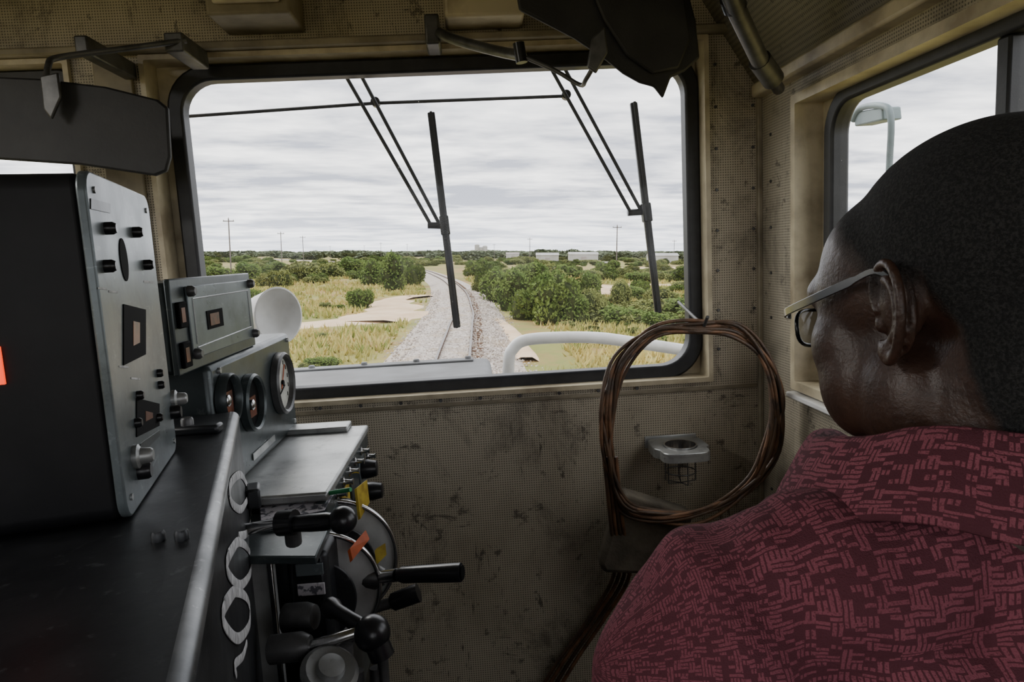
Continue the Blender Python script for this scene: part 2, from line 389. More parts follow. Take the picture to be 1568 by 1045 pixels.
# ------------------------------------------------------------------ OVERHEAD ITEMS
def visor_poly(name,pts,Y,th,g,mt='visor',lean=0):
    P=[onY(x,y,Y) for x,y in pts]; return prism(name,P,(0,th,0),mt,g,.004)
v1=grp('sun_visor')
visor_poly('visor_panel',[(-120,112),(60,120),(160,132),(240,152),(256,165),(260,240),(254,262),(236,269),(120,252),(-120,236)],1.42,.014,v1)
tube('mount_rod',[onY(72,132,1.40),onY(74,100,1.42),onY(90,88,1.45),onY(180,76,1.50),onY(285,62,1.56)],.006,'grey',v1,sm=4)
prism('spring_clip',[onY(64,118,1.40),onY(92,112,1.40),onY(97,150,1.40),onY(82,184,1.40),onY(70,168,1.40)],(0,-.008,0),'grey',v1,.003)
box('rod_bracket',tuple(onY(272,72,1.57)-Vector((.02,.02,.015))),tuple(onY(272,72,1.57)+Vector((.02,.125,.025))),'grey',v1,.004)
box('rod_bracket_2',tuple(onY(128,62,1.50)-Vector((.015,.01,.03))),tuple(onY(128,62,1.50)+Vector((.012,.195,.008))),'grey',v1,.004)
v2=grp('sun_visor')
visor_poly('visor_panel',[(788,-30),(1050,-30),(1066,30),(1072,88),(1050,108),(1028,118),(1016,150),(1002,132),(980,126),(955,112),(930,92),(880,58),(830,32),(795,14)],1.36,.012,v2)
visor_poly('visor_fold',[(900,-30),(1045,-30),(1058,60),(1040,104),(1000,112),(960,84),(925,30)],1.345,.012,v2)
prism('spring_clip',[onY(905,60,1.30),onY(925,42,1.30),onY(930,82,1.30),onY(912,114,1.30),onY(898,104,1.30)],(0,-.008,0),'grey',v2,.003)
tube('mount_rod',[onY(800,86,1.42),onY(850,108,1.40),onY(888,130,1.38),onY(897,122,1.34),onY(912,96,1.32)],.0045,'grey',v2,sm=4)
tube('mount_arm',[onY(672,50,1.60),onY(700,62,1.56),onY(760,78,1.5),onY(800,86,1.42)],.011,'grey',v2,sm=3)
tube('clamp',[onY(794,66,1.42),onY(799,96,1.42)],.012,'plast',v2)
box('rod_bracket',tuple(onY(668,46,1.62)-Vector((.025,.02,.035))),tuple(onY(668,46,1.62)+Vector((.008,.075,.03))),'grey',v2,.005)
st=grp('overhead_strut_handle')
tube('tube',[onY(1100,-60,1.15),onY(1130,20,1.25),onY(1165,95,1.36)],.017,'grey',st,14)
tube('collar',[onY(1120,-5,1.23),onY(1126,12,1.245)],.021,'plast',st,14)
tube('end_eye',[onY(1163,92,1.36),onY(1184,122,1.40)],.022,'grey',st,14)
tube('pin',[onY(1178,112,1.40),onY(1192,136,1.5)],.013,'plast',st,12)
lp=grp('ceiling_light_fixture')
p=onY(388,20,1.60)
box('housing',(p.x-.088,1.56,p.z-.015),(p.x+.088,D-.002,p.z+.12),'creamD',lp,.006)
box('cover',(p.x-.07,1.545,p.z+.005),(p.x+.07,1.56,p.z+.11),'cream',lp,.005)
jb=grp('junction_box'); p=onY(742,22,1.62)
box('housing',(p.x-.09,1.6,p.z-.01),(p.x+.09,D-.002,p.z+.13),'cream',jb,.008)

# ------------------------------------------------------------------ CONTROL STAND
cs=grp('control_stand')
E0=Vector((-.357,1.01,0)); e=Vector((.283,-.959,0)).normalized(); n=Vector((.959,.283,0)).normalized(); ZT=1.14
RB=.010
prof=[(-.70,.0),(-.70,ZT)]+[(-RB+RB*math.sin(a),ZT-RB+RB*math.cos(a)) for a in [math.radians(x) for x in range(0,91,15)]]+[(0,.0)]
cab_=prism('side_cabinet',[E0+n*a+Vector((0,0,z)) for a,z in prof],e*.80,'steelD',cs)
ep=[(-RB-.001,ZT+.0008)]+[(-RB+(RB+.0008)*math.sin(a),ZT-RB+(RB+.0008)*math.cos(a)) for a in [math.radians(x) for x in range(0,91,15)]]
V=[];Fc=[]
for k,s_ in enumerate((0.0,.80)):
    for a,z in ep: V.append(E0+n*a+Vector((0,0,z))+e*s_)
q=len(ep)
for i in range(q-1): Fc.append((i,i+1,q+i+1,q+i))
M['edge']=worn('edge_highlight_steel',(.20,.205,.21),(.07,.075,.08),(.48,.49,.49),.35,.6)
add('worn_edge_highlight',V,Fc,'edge',cs,smooth=True)  # pale scuffed strip paints the bright highlight along the cabinet edge
mS=Matrix((e.to_4d(),n.to_4d(),Vector((0,0,1,0)),(0,0,0,1))).transposed(); mS.col[0][3]=0; mS.col[1][3]=0; mS.translation=E0
box('end_flange',(-.004,-.02,0),(.012,.004,ZT-.17),'steel',cs,.002,m=mS)
box('side_rib',(.0,.0,1.0),(.04,.02,1.03),'steelD',cs,.004,m=mS)
def chalk(name,px,r=.0042):
    P=[onP(x,y,E0+n*.0012,n) for x,y in px]; tube(name,P,r,'chalk',cs,8,sm=6,flat=n)
chalk('marker_digit',[(382,752),(370,728),(354,740),(354,768),(370,780),(382,762),(385,790),(380,815),(366,822)],.0052)
chalk('marker_digit',[(350,850),(366,830),(382,845),(384,875),(370,896),(353,884),(348,860),(362,832)],.0055)
chalk('marker_digit',[(344,925),(361,906),(380,920),(382,955),(366,978),(347,962),(342,936),(358,908)],.0055)
chalk('marker_stroke',[(378,985),(372,1005),(360,1018),(362,1034)],.004)
p=onZ(303,664,ZT); box('latch',(p.x-.03,p.y-.012,ZT),(p.x+.03,p.y+.012,ZT+.012),'steelD',cs,.004); bolt((p.x-.012,p.y,ZT+.012),(0,0,1),.008,.010,'grey',cs)
for q in ((243,828),(279,826)):
    p=onZ(*q,ZT); bolt((p.x,p.y,ZT),(0,0,1),.0055,.008,'steelD',cs)
XF=-.243
box('desk_body',(-.95,1.02,0),(XF-.015,1.44,.965),'steelD',cs,.004)
box('desk_top',(-.95,1.03,.985),(XF,1.455,1.0),'steel',cs,.004)
box('desk_top_rear_step',(-.42,1.40,1.0),(XF-.035,1.455,1.012),'steel',cs,.003)
box('face_strip_top',(XF-.02,1.03,.955),(XF-.003,1.45,.985),'plate2',cs,.003)
fx=XF-.012
for (y0,y1,z0,z1,mt) in [(1.07,1.15,.90,.95,'plate'),(1.17,1.24,.88,.95,'yellow'),(1.26,1.34,.90,.95,'plate2'),(1.36,1.43,.86,.95,'plate'),(1.07,1.2,.80,.86,'paper'),(1.25,1.40,.80,.85,'plate2'),(1.22,1.40,.55,.75,'plate2'),(1.25,1.37,.60,.70,'grey')]:
    box('face_panel',(fx-.004,y0,z0),(fx+.004+(.003 if mt=='grey' else 0),y1,z1),mt,cs,.0015)
for i,(y,z) in enumerate([(1.10,.972),(1.16,.972),(1.22,.972),(1.28,.972),(1.35,.972),(1.42,.94)]):
    lathe('toggle_%d'%i,(XF-.004,y,z),(1,0,0),[(.009,0),(.009,.004),(.005,.006),(.004,.016),(.006,.020)],'chrome',cs,12)
for i,(y,z) in enumerate([(1.43,.86),(1.38,.925),(1.30,.80)]):
    lathe('rotary_knob_%d'%i,(XF-.008,y,z),(1,0,0),[(.02,0),(.02,.012),(.016,.03),(.013,.032)],'plast',cs,18)
prism('sloping_shelf',[(-.36,.90,.965),(-.36,1.03,.975),(-.235,1.03,.965),(-.235,.90,.955)],(0,0,-.012),'plate2',cs,.002)
box('shelf_body',(-.37,.96,0),(-.262,1.03,.945),'steelD',cs,.004)
pa=onY(388,900,.94); pb=onY(424,900,.94)
box('edge_strip_panel',(pa.x,.93,.2),(pb.x,.945,.945),'alum',cs,.003)
box('edge_strip_rib',(pb.x-.006,.924,.2),(pb.x+.001,.93,.945),'chrome',cs,.001)
def quadrant(name,y,z,r,th,mt,rim=None):
    P=[]
    for k in range(37):
        a=math.radians(-95+190*k/36); P.append((XF-.03+r*math.cos(a)*1.0,y+(r*.25)*math.cos(a),z+r*math.sin(a)))
    prism(name,P,(0,th,0),mt,cs,.002)
    if rim:
        P=[]
        for k in range(37):
            a=math.radians(-80+160*k/36); P.append((XF-.03+r*math.cos(a),y-.002+(r*.25)*math.cos(a),z+r*math.sin(a)))
        tube(name+'_rim',P,.004,rim,cs,8)
quadrant('throttle_quadrant_1',1.13,.84,.110,.006,'alum','chrome')
quadrant('throttle_quadrant_2',1.10,.84,.080,.004,'steelD')
quadrant('throttle_quadrant_3',1.01,.845,.098,.006,'alum','chrome')
quadrant('throttle_quadrant_4',.98,.845,.068,.004,'steelD')
box('controller_housing',(XF-.05,.95,.70),(XF+.01,1.18,.94),'steelD',cs,.01)
for i,(z,mt) in enumerate([(.915,'plate'),(.885,'paper'),(.80,'plate2'),(.765,'paper')]):
    box('legend_plate_%d'%i,(XF-.035,.9465,z-.009),(XF+.004,.9495,z+.009),mt,cs,.001)
prism('label_orange',[at(536,840,1.02),at(560,812,1.05),at(566,826,1.05),at(540,858,1.02)],(-.004,0,-.004),'orange',cs)
prism('label_green',[at(577,840,1.1),at(590,832,1.1),at(592,850,1.1),at(580,862,1.1)],(-.004,0,-.004),'yellow',cs)
prism('label_yellow',[at(546,748,1.16),at(562,735,1.2),at(566,770,1.2),at(552,795,1.16)],(-.004,0,-.002),'yellow',cs)
def ball(name,c,r,mt='plast'):
    v,f=ell(c,(r,r,r),nu=28,nv=18); return add(name,v,f,mt,cs,smooth=True)
b1=at(525,797,.90)
ball('reverser_ball',b1,.0185)
tube('reverser_shaft',[mS@Vector((.10,-.01,.995)),at(432,801,.92)],.008,'chrome',cs,14)
tube('reverser_hub',[at(428,802,.92),at(452,800,.915)],.017,'plast',cs,16)
tube('reverser_neck',[at(450,803,.915),at(490,800,.905),at(515,797,.90)],[.011,.012,.010],'plast',cs,12,sm=3)
tube('reverser_yoke',[at(447,806,.92),at(450,832,.93)],.011,'grey',cs,12)
h1=at(608,881,1.06); h2=at(706,877,1.04)
tube('throttle_handle',[h1,h1.lerp(h2,.08),h1.lerp(h2,.9),h2],[.009,.0125,.0145,.0145],'plast',cs,20)
tube('throttle_handle_cap',[h2,h2+(h2-h1).normalized()*.003],.011,'dark',cs,18)
tube('throttle_arm',[at(585,884,1.08),h1],.010,'chrome',cs,14)
lathe('throttle_hub',at(577,884,1.09),(1,-.1,0),[(.02,-.02),(.02,0),(.012,.014)],'grey',cs,18)
h3=at(598,924,1.12); h4=at(641,908,1.12)
tube('brake_handle',[h3,h3.lerp(h4,.1),h4],[.010,.0145,.0155],'plast',cs,18)
tube('brake_arm',[at(560,935,1.12),h3],.009,'grey',cs,12)
b2=at(570,970,.88)
ball('independent_brake_ball',b2,.0235)
tube('independent_brake_cap',[b2+Vector((.006,-.004,-.012)),b2+Vector((.012,-.006,-.030))],.016,'plast',cs,16)
tube('independent_brake_shaft',[at(470,992,.87),at(505,982,.87),at(548,968,.88)],.0075,'chrome',cs,12)
tube('upper_arm_lever',[at(505,930,.92),at(525,942,.9),at(556,962,.885)],[.014,.010,.011],'plast',cs,12,sm=3)
lathe('lever_hub_low',at(462,990,.87),(1,-.1,.1),[(.018,-.04),(.018,0),(.012,.012)],'grey',cs,18)
lathe('brake_valve_wheel',at(505,1028,.84),(.35,-.35,.86),[(.012,-.08),(.012,-.012),(.034,-.010),(.036,0),(.030,.006),(.018,.004),(.016,.012),(.006,.014)],'steel',cs,28)
lathe('brake_valve_cap',at(470,946,.92),(1,-.2,.1),[(.02,-.03),(.02,.0),(.016,.012),(.008,.014)],'grey',cs,20)
lathe('brake_valve_body',at(480,1060,.88),(0,0,1),[(.05,-.35),(.05,-.04),(.035,0)],'steelD',cs,24)
for q,rr in (((545,1040),.012),((585,1000),.008),((530,1000),.010),((575,1035),.009)):
    tube('pipe_bit',[at(q[0],q[1]-12,1.0),at(q[0]+4,q[1]+60,1.0)],rr,'grey',cs,10)
box('lower_body',(-.30,.95,0),(XF+.0,1.2,.70),'steelD',cs,.01)
box('label_plate',tuple(at(455,905,1.02)-Vector((.01,.02,.03))),tuple(at(455,905,1.02)+Vector((.006,.02,.03))),'paper',cs,.002)
pp=grp('paper_sheet')
zP=.979
P=[onZ(398,770,zP),onZ(455,752,zP+.006),onZ(512,756,zP+.004),onZ(497,782,zP),onZ(400,802,zP)]
prism('sheet',P,(0,0,.0012),'paper',pp)
pn=grp('pen'); tube('barrel',[onZ(496,757,zP+.012),onZ(537,750,1.004)],.0035,'green',pn,10)

# ------------------------------------------------------------------ GAUGE PANEL / RECORDER / RADIO
def solidbox_plate(g,o,a,nn,L,z0,z1,depth,mbody,mplate,r=.012,name=''):
    mp=lambda u,v,w: Vector((o.x,o.y,0))+a*u+nn*w+Vector((0,0,v))
    lo=rrect(0,L,z0,z1,r,5)
    prism('body',[mp(u,v,-depth) for u,v in lo],nn*(depth-.008),mbody,g,.004)
    return mp
A=Vector((0,1,0)); NX=Vector((1,0,0))
gp=grp('gauge_panel'); XGp=-.395
gy0,gy1_=1.025,1.475
box('body',(XGp-.26,gy0,1.0005),(XGp-.003,gy1_,1.208),'plate2',gp,.01)
def rings(g,c,nn,R,face):
    lathe('bezel',c-nn*.002,nn,[(R,0),(R,.012),(R*.93,.016),(R*.86,.013),(R*.84,.002)],'plate2' if face!='dial' else 'grey',g,32)
    lathe('gauge_face',c-nn*.002,nn,[(R*.84,.001),(R*.84,.004)],{'dial':'dial','dark':'dark'}[face],g,28)
c1=onX(430,587,XGp); rings(gp,Vector((XGp,c1.y,c1.z)),NX,.062,'dial')
for k in range(11):
    a=math.radians(-130+26*k); s_,c_=math.sin(a),math.cos(a)
    box('tick',(XGp+.002,c1.y+s_*.043-.001,c1.z+c_*.043-.004),(XGp+.003,c1.y+s_*.043+.001,c1.z+c_*.043+.004),'dark',gp)
tube('needle',[(XGp+.004,c1.y-.01,c1.z-.01),(XGp+.004,c1.y+.022,c1.z+.034)],.0012,'orange',gp,6)
tube('needle_2',[(XGp+.0045,c1.y+.01,c1.z-.006),(XGp+.0045,c1.y-.03,c1.z-.02)],.0012,'dark',gp,6)
lathe('needle_hub',(XGp+.003,c1.y,c1.z),NX,[(.006,0),(.006,.003)],'dark',gp,14)
for q in ((383,617),(333,618)):
    c2=onX(*q,XGp); rings(gp,Vector((XGp,max(c2.y,1.07),c2.z)),NX,.05 if q[0]>350 else .04,'dark')
    box('amber_glow',(XGp+.002,max(c2.y,1.07)-.012,c2.z-.025),(XGp+.0035,max(c2.y,1.07)+.02,c2.z+.01),'amber',gp)
    lathe('knob',(XGp+.002,max(c2.y,1.07)-.02,c2.z),NX,[(.009,0),(.009,.01),(.006,.012)],'chrome',gp,14)
for y in (1.06,1.45):
    for z in (1.02,1.195): bolt((XGp-.003,y,z),NX,.005,.004,'steel',gp)
box('nameplate',(XGp-.002,1.17,1.018),(XGp-.0005,1.30,1.03),'steel',gp)
rc=grp('recorder_unit')
ry0,ry1=.935,1.265
box('body',(-.66,ry0+.01,1.2085),(-.412,ry1-.01,1.335),'plate2',rc,.006)
box('faceplate',(-.411,ry0,1.2085),(-.403,ry1,1.340),'plate2',rc,.002)
box('raised_frame',(-.403,ry0+.045,1.225),(-.399,ry1-.012,1.328),'plate',rc,.0015)
for y in (ry0+.05,ry1-.02):
    for z in (1.232,1.321): lathe('corner_bolt',(-.399,y,z),NX,[(.008,0),(.008,.006),(.005,.010)],'grey',rc,12)
c3=onX(329,488,-.399)
box('display_window',(-.399,c3.y-.032,c3.z-.014),(-.3978,c3.y+.032,c3.z+.014),'dark',rc)
box('display_amber',(-.3985,c3.y-.022,c3.z-.009),(-.3972,c3.y+.014,c3.z+.009),'amber',rc)
for z in (1.235,1.29):
    box('side_switch',(-.403,ry0+.008,z-.018),(-.397,ry0+.035,z+.018),'dark',rc,.002); box('switch_lamp',(-.397,ry0+.014,z-.01),(-.3965,ry0+.026,z+.01),'amber',rc)
tube('handle_wire',[(-.3988,ry0+.06,1.245),(-.3988,ry0+.06,1.31),(-.3988,ry1-.03,1.31),(-.3988,ry1-.03,1.245),(-.3988,ry0+.06,1.24)],.0012,'steel',rc,6)
rd=grp('radio_unit')
o=Vector((-.303,.575,0)); a=Vector((-.2395,.971,0)).normalized(); nn=Vector((.971,.2395,0)).normalized()
mp=solidbox_plate(rd,o,a,nn,.238,ZT+.001,1.433,.26,'radio','plate',.014)
pl=[mp(u,v,-.008) for u,v in rrect(-.002,.240,ZT+.001,1.435,.018,5)]
prism('faceplate',pl,nn*.008,'plate',rd,.002)
def rpt(px,py,w=0): return onP(px,py,o+nn*w,nn)
def rdisc(px,py,r,prof,mt,name): 
    p=rpt(px,py); return lathe(name,p,nn,[(x*r,h) for x,h in prof],mt,rd,22)
p=rpt(189,398); 
prism('oval_cutout',[p+a*(.014*math.cos(w))+Vector((0,0,.020*math.sin(w))) for w in [2*math.pi*k/24 for k in range(24)]],nn*.0008,'dark',rd)
def rrecess(x0,y0,x1,y1,mt,nm,w=.001,kt=.25,kb=-.5):
    P=[rpt(x0,y0),rpt(x1,y0+(x1-x0)*kt),rpt(x1,y1+(x1-x0)*kb),rpt(x0,y1)]
    prism(nm,P,nn*w,mt,rd)
rrecess(188,466,222,560,'dark','display_recess'); rrecess(202,492,212,530,'amber','display_amber',.0014)  # amber patch paints a brownish reflection inside the dark recess
rrecess(208,610,243,670,'dark','switch_recess'); rrecess(221,630,232,646,'amber','switch_lamp',.0014)
rrecess(138,304,168,320,'plate2','maker_label',.0008,.28,.22)
rrecess(214,680,244,698,'plate2','legend',.0006,-.7,-1.0)
for (x,y) in ((150,440),(166,445),(182,560),(200,578),(220,430)): rrecess(x,y,x+14,y+3,'chalk','engraved_legend',.0004,.1,.1)
for q in ((161,350),(204,356),(160,408),(221,406)): rdisc(*q,.0055,[(1,0),(1,.006),(.7,.009)],'plast','screw')
for q in ((241,572),(210,606),(243,590),(207,648),(240,640)): rdisc(*q,.0045,[(1,0),(1,.004),(.7,.006)],'plast','screw')
for q in ((264,612),(205,700)):
    rdisc(*q,.011,[(1,0),(1,.004),(.7,.006),(.62,.014),(.45,.016)],'steel','knob')
for q in ((262,632),(212,722)):
    rdisc(*q,.008,[(1,0),(1,.008),(.8,.011)],'plast','button')
for (u,v) in ((.014,1.158),(.225,1.155),(.02,1.42),(.22,1.418)): 
    lathe('corner_screw',mp(u,v,0),nn,[(.003,0),(.003,.0015)],'steel',rd,10)
q=onP(1,560,o-a*.001,a)
prism('indicator_lamp',[q+nn*(-.012)+Vector((0,0,-.015)),q+nn*.002+Vector((0,0,-.015)),q+nn*.002+Vector((0,0,.015)),q+nn*(-.012)+Vector((0,0,.015))],-a*.003,'led',rd)

# ------------------------------------------------------------------ CABLE COIL, POUCH, CUP HOLDER
cc=grp('cable_coil')
rs=random.Random(5)
base=[(1070,492),(1130,502),(1175,545),(1199,610),(1190,690),(1150,750),(1075,795),(1000,800),(950,775),(925,700),(921,620),(945,550),(1000,503)]
for k in range(9):
    ph=rs.uniform(0,6); pts=[]; off=-11+22*k/8
    for i,(x,y) in enumerate(base):
        w=-8+off*(.75+.25*math.sin(i*.9+ph))+math.sin(i*1.9+ph)*5; vx,vy=x-1060,y-645; l=math.hypot(vx,vy)
        pts.append(onY(x+vx/l*w,y+vy/l*w,1.50+.012*math.cos(i*1.7+ph*2)))
    tube('strand_%d'%k,pts,.0042,'wire' if k%2 else 'wire2',cc,8,closed=True,sm=6)
for k in range(4):
    tube('tail_%d'%k,[onY(925+k*6,700,1.5),onY(935+k*6,800,1.52),onY(940+k*8,880,1.60),onY(900+k*8,950,1.64),onY(850+k*9,1020,1.65),onY(800+k*9,1110,1.66),onY(780+k*6,1200,1.66)],.005,'wire' if k%2 else 'wire2',cc,8,sm=6)
tube('hook',[(onY(1078,500,1.5).x,D-.013,onY(1078,492,1.5).z+.03),(onY(1078,500,1.5).x,1.5,onY(1078,492,1.5).z-.012),(onY(1078,500,1.5).x,1.475,onY(1078,492,1.5).z+.012)],.004,'grey',cc,8)
pc=grp('cable_pouch')
PP=[(958,764),(1000,770),(1040,784),(1062,794),(1052,830),(1028,868),(990,882),(925,880),(918,865),(938,800)]
prism('pouch_front',[onY(x,y,1.53) for x,y in PP],(0,.05,0),'canvas',pc,.012)
prism('flap',[onY(x,y,1.522) for x,y in [(960,758),(1064,790),(1056,808),(1010,802),(955,782)]],(0,.065,0),'canvas',pc,.008)
ch=grp('cup_holder')
c=onY(1042,686,1.61); cz=c.z; CY=1.612
inn=[(c.x+.040*math.cos(w),CY+.040*math.sin(w)) for w in [2*math.pi*k/36 for k in range(36)]]
out=[]
for k in range(36):
    w=2*math.pi*k/36; cx,sx=math.cos(w),math.sin(w); r_=.060/max(abs(cx)**5+abs(sx)**5,1e-6)**(1/5)
    hexf=1-.16*(sx<-.2)*abs(cx); out.append((c.x+r_*cx*1.14*hexf,CY+(r_*sx*1.35 if sx>0 else r_*sx*1.15)))
ringsolid('holder_plate',inn,out,cz-.005,cz+.005,lambda u,v,w:Vector((u,v,w)),'steel',ch,.002)
ringsolid('holder_collar',[(c.x+(x-c.x)*.93,CY+(y-CY)*.93) for x,y in inn],inn,cz-.025,cz+.009,lambda u,v,w:Vector((u,v,w)),'chrome',ch)
ringsolid('holder_skirt',[(c.x+(x-c.x)*.97,CY+(y-CY)*.97) for x,y in out],out,cz-.018,cz-.004,lambda u,v,w:Vector((u,v,w)),'steel',ch)
box('wall_flange',(c.x-.067,D-.006,cz-.022),(c.x+.067,D-.001,cz+.010),'steel',ch,.002)
for k in range(5):
    w=math.radians(-160+k*80); x,y=c.x+.037*math.cos(w),CY+.037*math.sin(w)
    tube('basket_wire_%d'%k,[(x,y,cz-.015),(x,y,cz-.085),(c.x,CY,cz-.09)],.0016,'grey',ch,6)
tube('basket_ring',[(c.x+.037*math.cos(w),CY+.037*math.sin(w),cz-.06) for w in [2*math.pi*k/24 for k in range(24)]],.0016,'grey',ch,6,closed=True)

# ------------------------------------------------------------------ PERSON
man=grp('train_driver')
m,t,b=nt('driver_skin'); at_=N(t,'ShaderNodeAttribute'); at_.attribute_name='hair'
sk=mixc(t,ramp(t,noise(t,35,5),.35,.7),(.062,.031,.020),(.034,.017,.012))
sk=mixc(t,math_(t,'MULTIPLY',ramp(t,noise(t,300,3),.55,.7),.5),sk,(.017,.009,.007))
ha=mixc(t,ramp(t,noise(t,480,3,rough=.7),.44,.62),(.004,.004,.004),(.030,.029,.028))
t.links.new(mixc(t,at_.outputs['Fac'],sk,ha),b.inputs['Base Color'])
rr=math_(t,'MULTIPLY_ADD',at_.outputs['Fac'],.46,.34); rr=math_(t,'ADD',rr,math_(t,'MULTIPLY',noise(t,60,4),.12)); t.links.new(rr,b.inputs['Roughness'])
b.inputs['Specular IOR Level'].default_value=.5
hb=math_(t,'ADD',math_(t,'MULTIPLY',noise(t,480,3,rough=.7),math_(t,'MULTIPLY_ADD',at_.outputs['Fac'],1.4,.12)),math_(t,'MULTIPLY',noise(t,230,4),.35)); bump(t,b,hb,.8,.0022)
M['skin']=m
HC=at(1494,459,.505)
HM=Matrix.Translation(HC)@Matrix.Rotation(math.radians(13),4,'Z')@Matrix.Rotation(math.radians(-10),4,'X')@Matrix.Rotation(math.radians(2),4,'Y')@Matrix.Scale(1.035,4)
parts=[ell((0,-.016,.035),(.081,.103,.088),nu=40,nv=26),ell((0,.036,.030),(.080,.073,.068),nu=32,nv=20),ell((0,.032,-.03),(.074,.066,.075)),
 ell((0,.028,-.072),(.068,.062,.048)),ell((0,.062,-.098),(.036,.028,.024)),ell((0,-.055,-.050),(.068,.058,.072)),
 cap((0,-.030,-.06),(0,-.012,-.21),.068,.074)]
for s in (-1,1):
    parts+=[ell((s*.050,.062,-.026),(.033,.034,.038)),ell((s*.038,.082,.018),(.035,.022,.020)),
            ell((s*.058,.014,-.066),(.024,.040,.042)),ell((s*.052,.054,-.055),(.032,.035,.045)),ell((s*.062,.04,.014),(.018,.044,.040))]
head_base=fusepart(parts,.0040,14)
parts=[head_base,ell((0,.094,-.006),(.011,.015,.030)),ell((0,.108,-.034),(.020,.016,.014)),
 ell((0,.092,-.061),(.028,.014,.0085)),ell((0,.090,-.071),(.024,.014,.0085))]
for s in (-1,1):
    parts+=[ell((s*.016,.098,-.038),(.011,.012,.010)),ell((s*.031,.082,-.002),(.016,.012,.010))]
    def EP(aa,tt,off=0): 
        return Vector((s*(.0785+.004+.36*(.016-aa)+off),aa*.86-.010,tt*.93-.008))
    helix=[(.013,.002),(.018,.012),(.017,.024),(.008,.033),(-.006,.036),(-.018,.028),(-.024,.012),(-.022,-.005),(-.015,-.019),(-.006,-.030),(.004,-.034),(.010,-.026),(.012,-.018)]
    parts.append(tubeg(crom([EP(*h,.001) for h in helix],6),.0036,10))
    parts.append(tubeg(crom([EP(*h,-.002) for h in [(.008,.024),(-.003,.024),(-.012,.014),(-.014,.0),(-.010,-.012),(.001,-.020)]],6),.0042,10))
    parts.append(ell(EP(.014,-.006,-.001),(.004,.005,.007)))
    parts.append(ell(EP(.004,-.027),(.0048,.009,.009)))
    rot=Matrix.Rotation(s*.34,3,'Z')
    parts.append(ell(EP(-.003,.003,-.008),(.0050,.021,.031),rot))
    parts.append(ell((s*.077,-.012,.0),(.012,.016,.026)))
head=fuse('head',parts,.0019,5,'skin',man,HM)
me=head.data; at2=me.attributes.new('hair','FLOAT','POINT')
hv=[]
for v in me.vertices:
    x,y,z=v.co
    if y>.055: lim=.064+(y-.055)*.3
    elif y>.005: lim=.014+(y-.005)*1.0
    elif y>-.03: lim=.010
    else: lim=.006-(-.03-y)*3.2
    if y<-.06: lim=-.11
    if abs(x)>.089: lim=max(lim,.05)
    nz=mn.noise(Vector((x,y,z))*120)*.005
    hv.append(min(1,max(0,(z-lim+nz)/.022+.5)))
at2.data.foreach_set('value',hv)
for s in (-1,1):
    v,f=ell((s*.031,.086,-.001),(.012,.010,.010)); add('eye',v,f,'white',man,smooth=True,mw=HM)
M['frame']=mat('glasses_frame',(.012,.012,.013),.2,.3,bs=0); M['temple']=mat('glasses_temple',(.35,.35,.36),.2,.9,bs=0)
for s in (-1,1):
    rim=[(s*(.036+.028*math.copysign(abs(math.cos(w))**.7,math.cos(w))),.123-.012*abs(math.cos(w)),-.008+.0155*math.copysign(abs(math.sin(w))**.7,math.sin(w))) for w in [2*math.pi*k/28 for k in range(28)]]
    tube('glasses_rim',rim,.0017,'frame',man,8,closed=True,mw=HM)
    add('glasses_lens',[Vector(p) for p in rim],[tuple(range(28))],'lens',man,mw=HM)
    P=[Vector((s*.066,.115,.003)),Vector((s*.079,.104,.005)),Vector((s*.0875,.06,.011)),Vector((s*.0885,.02,.018)),Vector((s*.0885,-.004,.022)),Vector((s*.087,-.020,.010))]
    P=crom(P,5); V=[];Fc=[]
    for i,p in enumerate(P):
        hh=.0032 if i<len(P)*.6 else .0022
        for dx,dz in ((-.001,-hh),(.001,-hh),(.001,hh),(-.001,hh)): V.append(p+Vector((dx,0,dz)))
    for i in range(len(P)-1):
        for k in range(4): Fc.append((i*4+k,i*4+(k+1)%4,(i+1)*4+(k+1)%4,(i+1)*4+k))
    Fc+=[(0,1,2,3),tuple(len(V)-4+k for k in range(4))]
    add('glasses_temple',V,Fc,'temple',man,mw=HM,bevel=.0006)
tube('glasses_bridge',[(-.009,.123,.000),(0,.126,.003),(.009,.123,.000)],.0016,'frame',man,8,mw=HM)
m,t,b=nt('driver_shirt'); b.inputs['Roughness'].default_value=.9
b.inputs['Specular IOR Level'].default_value=.2
uvn=N(t,'ShaderNodeAttribute'); uvn.attribute_name='cloth'
jit=N(t,'ShaderNodeTexNoise'); jit.inputs['Scale'].default_value=60; t.links.new(uvn.outputs['Vector'],jit.inputs['Vector'])
sx_=N(t,'ShaderNodeSeparateXYZ'); t.links.new(uvn.outputs['Vector'],sx_.inputs[0])
u_=math_(t,'ADD',sx_.outputs[0],math_(t,'MULTIPLY',jit.outputs['Fac'],.004)); v_=math_(t,'ADD',sx_.outputs[1],math_(t,'MULTIPLY',jit.outputs['Fac'],-.004))
def cell(v,s): return math_(t,'FLOOR',math_(t,'MULTIPLY',v,s))
cs1=N(t,'ShaderNodeCombineXYZ'); t.links.new(cell(u_,150),cs1.inputs[0]); t.links.new(cell(v_,165),cs1.inputs[1])
wn=N(t,'ShaderNodeTexWhiteNoise',noise_dimensions='2D'); t.links.new(cs1.outputs[0],wn.inputs['Vector'])
hs=math_(t,'GREATER_THAN',math_(t,'FRACT',math_(t,'MULTIPLY',v_,330)),.32); vsb=math_(t,'GREATER_THAN',math_(t,'FRACT',math_(t,'MULTIPLY',u_,300)),.32)
sel=math_(t,'GREATER_THAN',wn.outputs['Value'],.5)
bars=math_(t,'ADD',math_(t,'MULTIPLY',sel,hs),math_(t,'MULTIPLY',math_(t,'SUBTRACT',1.0,sel),vsb))
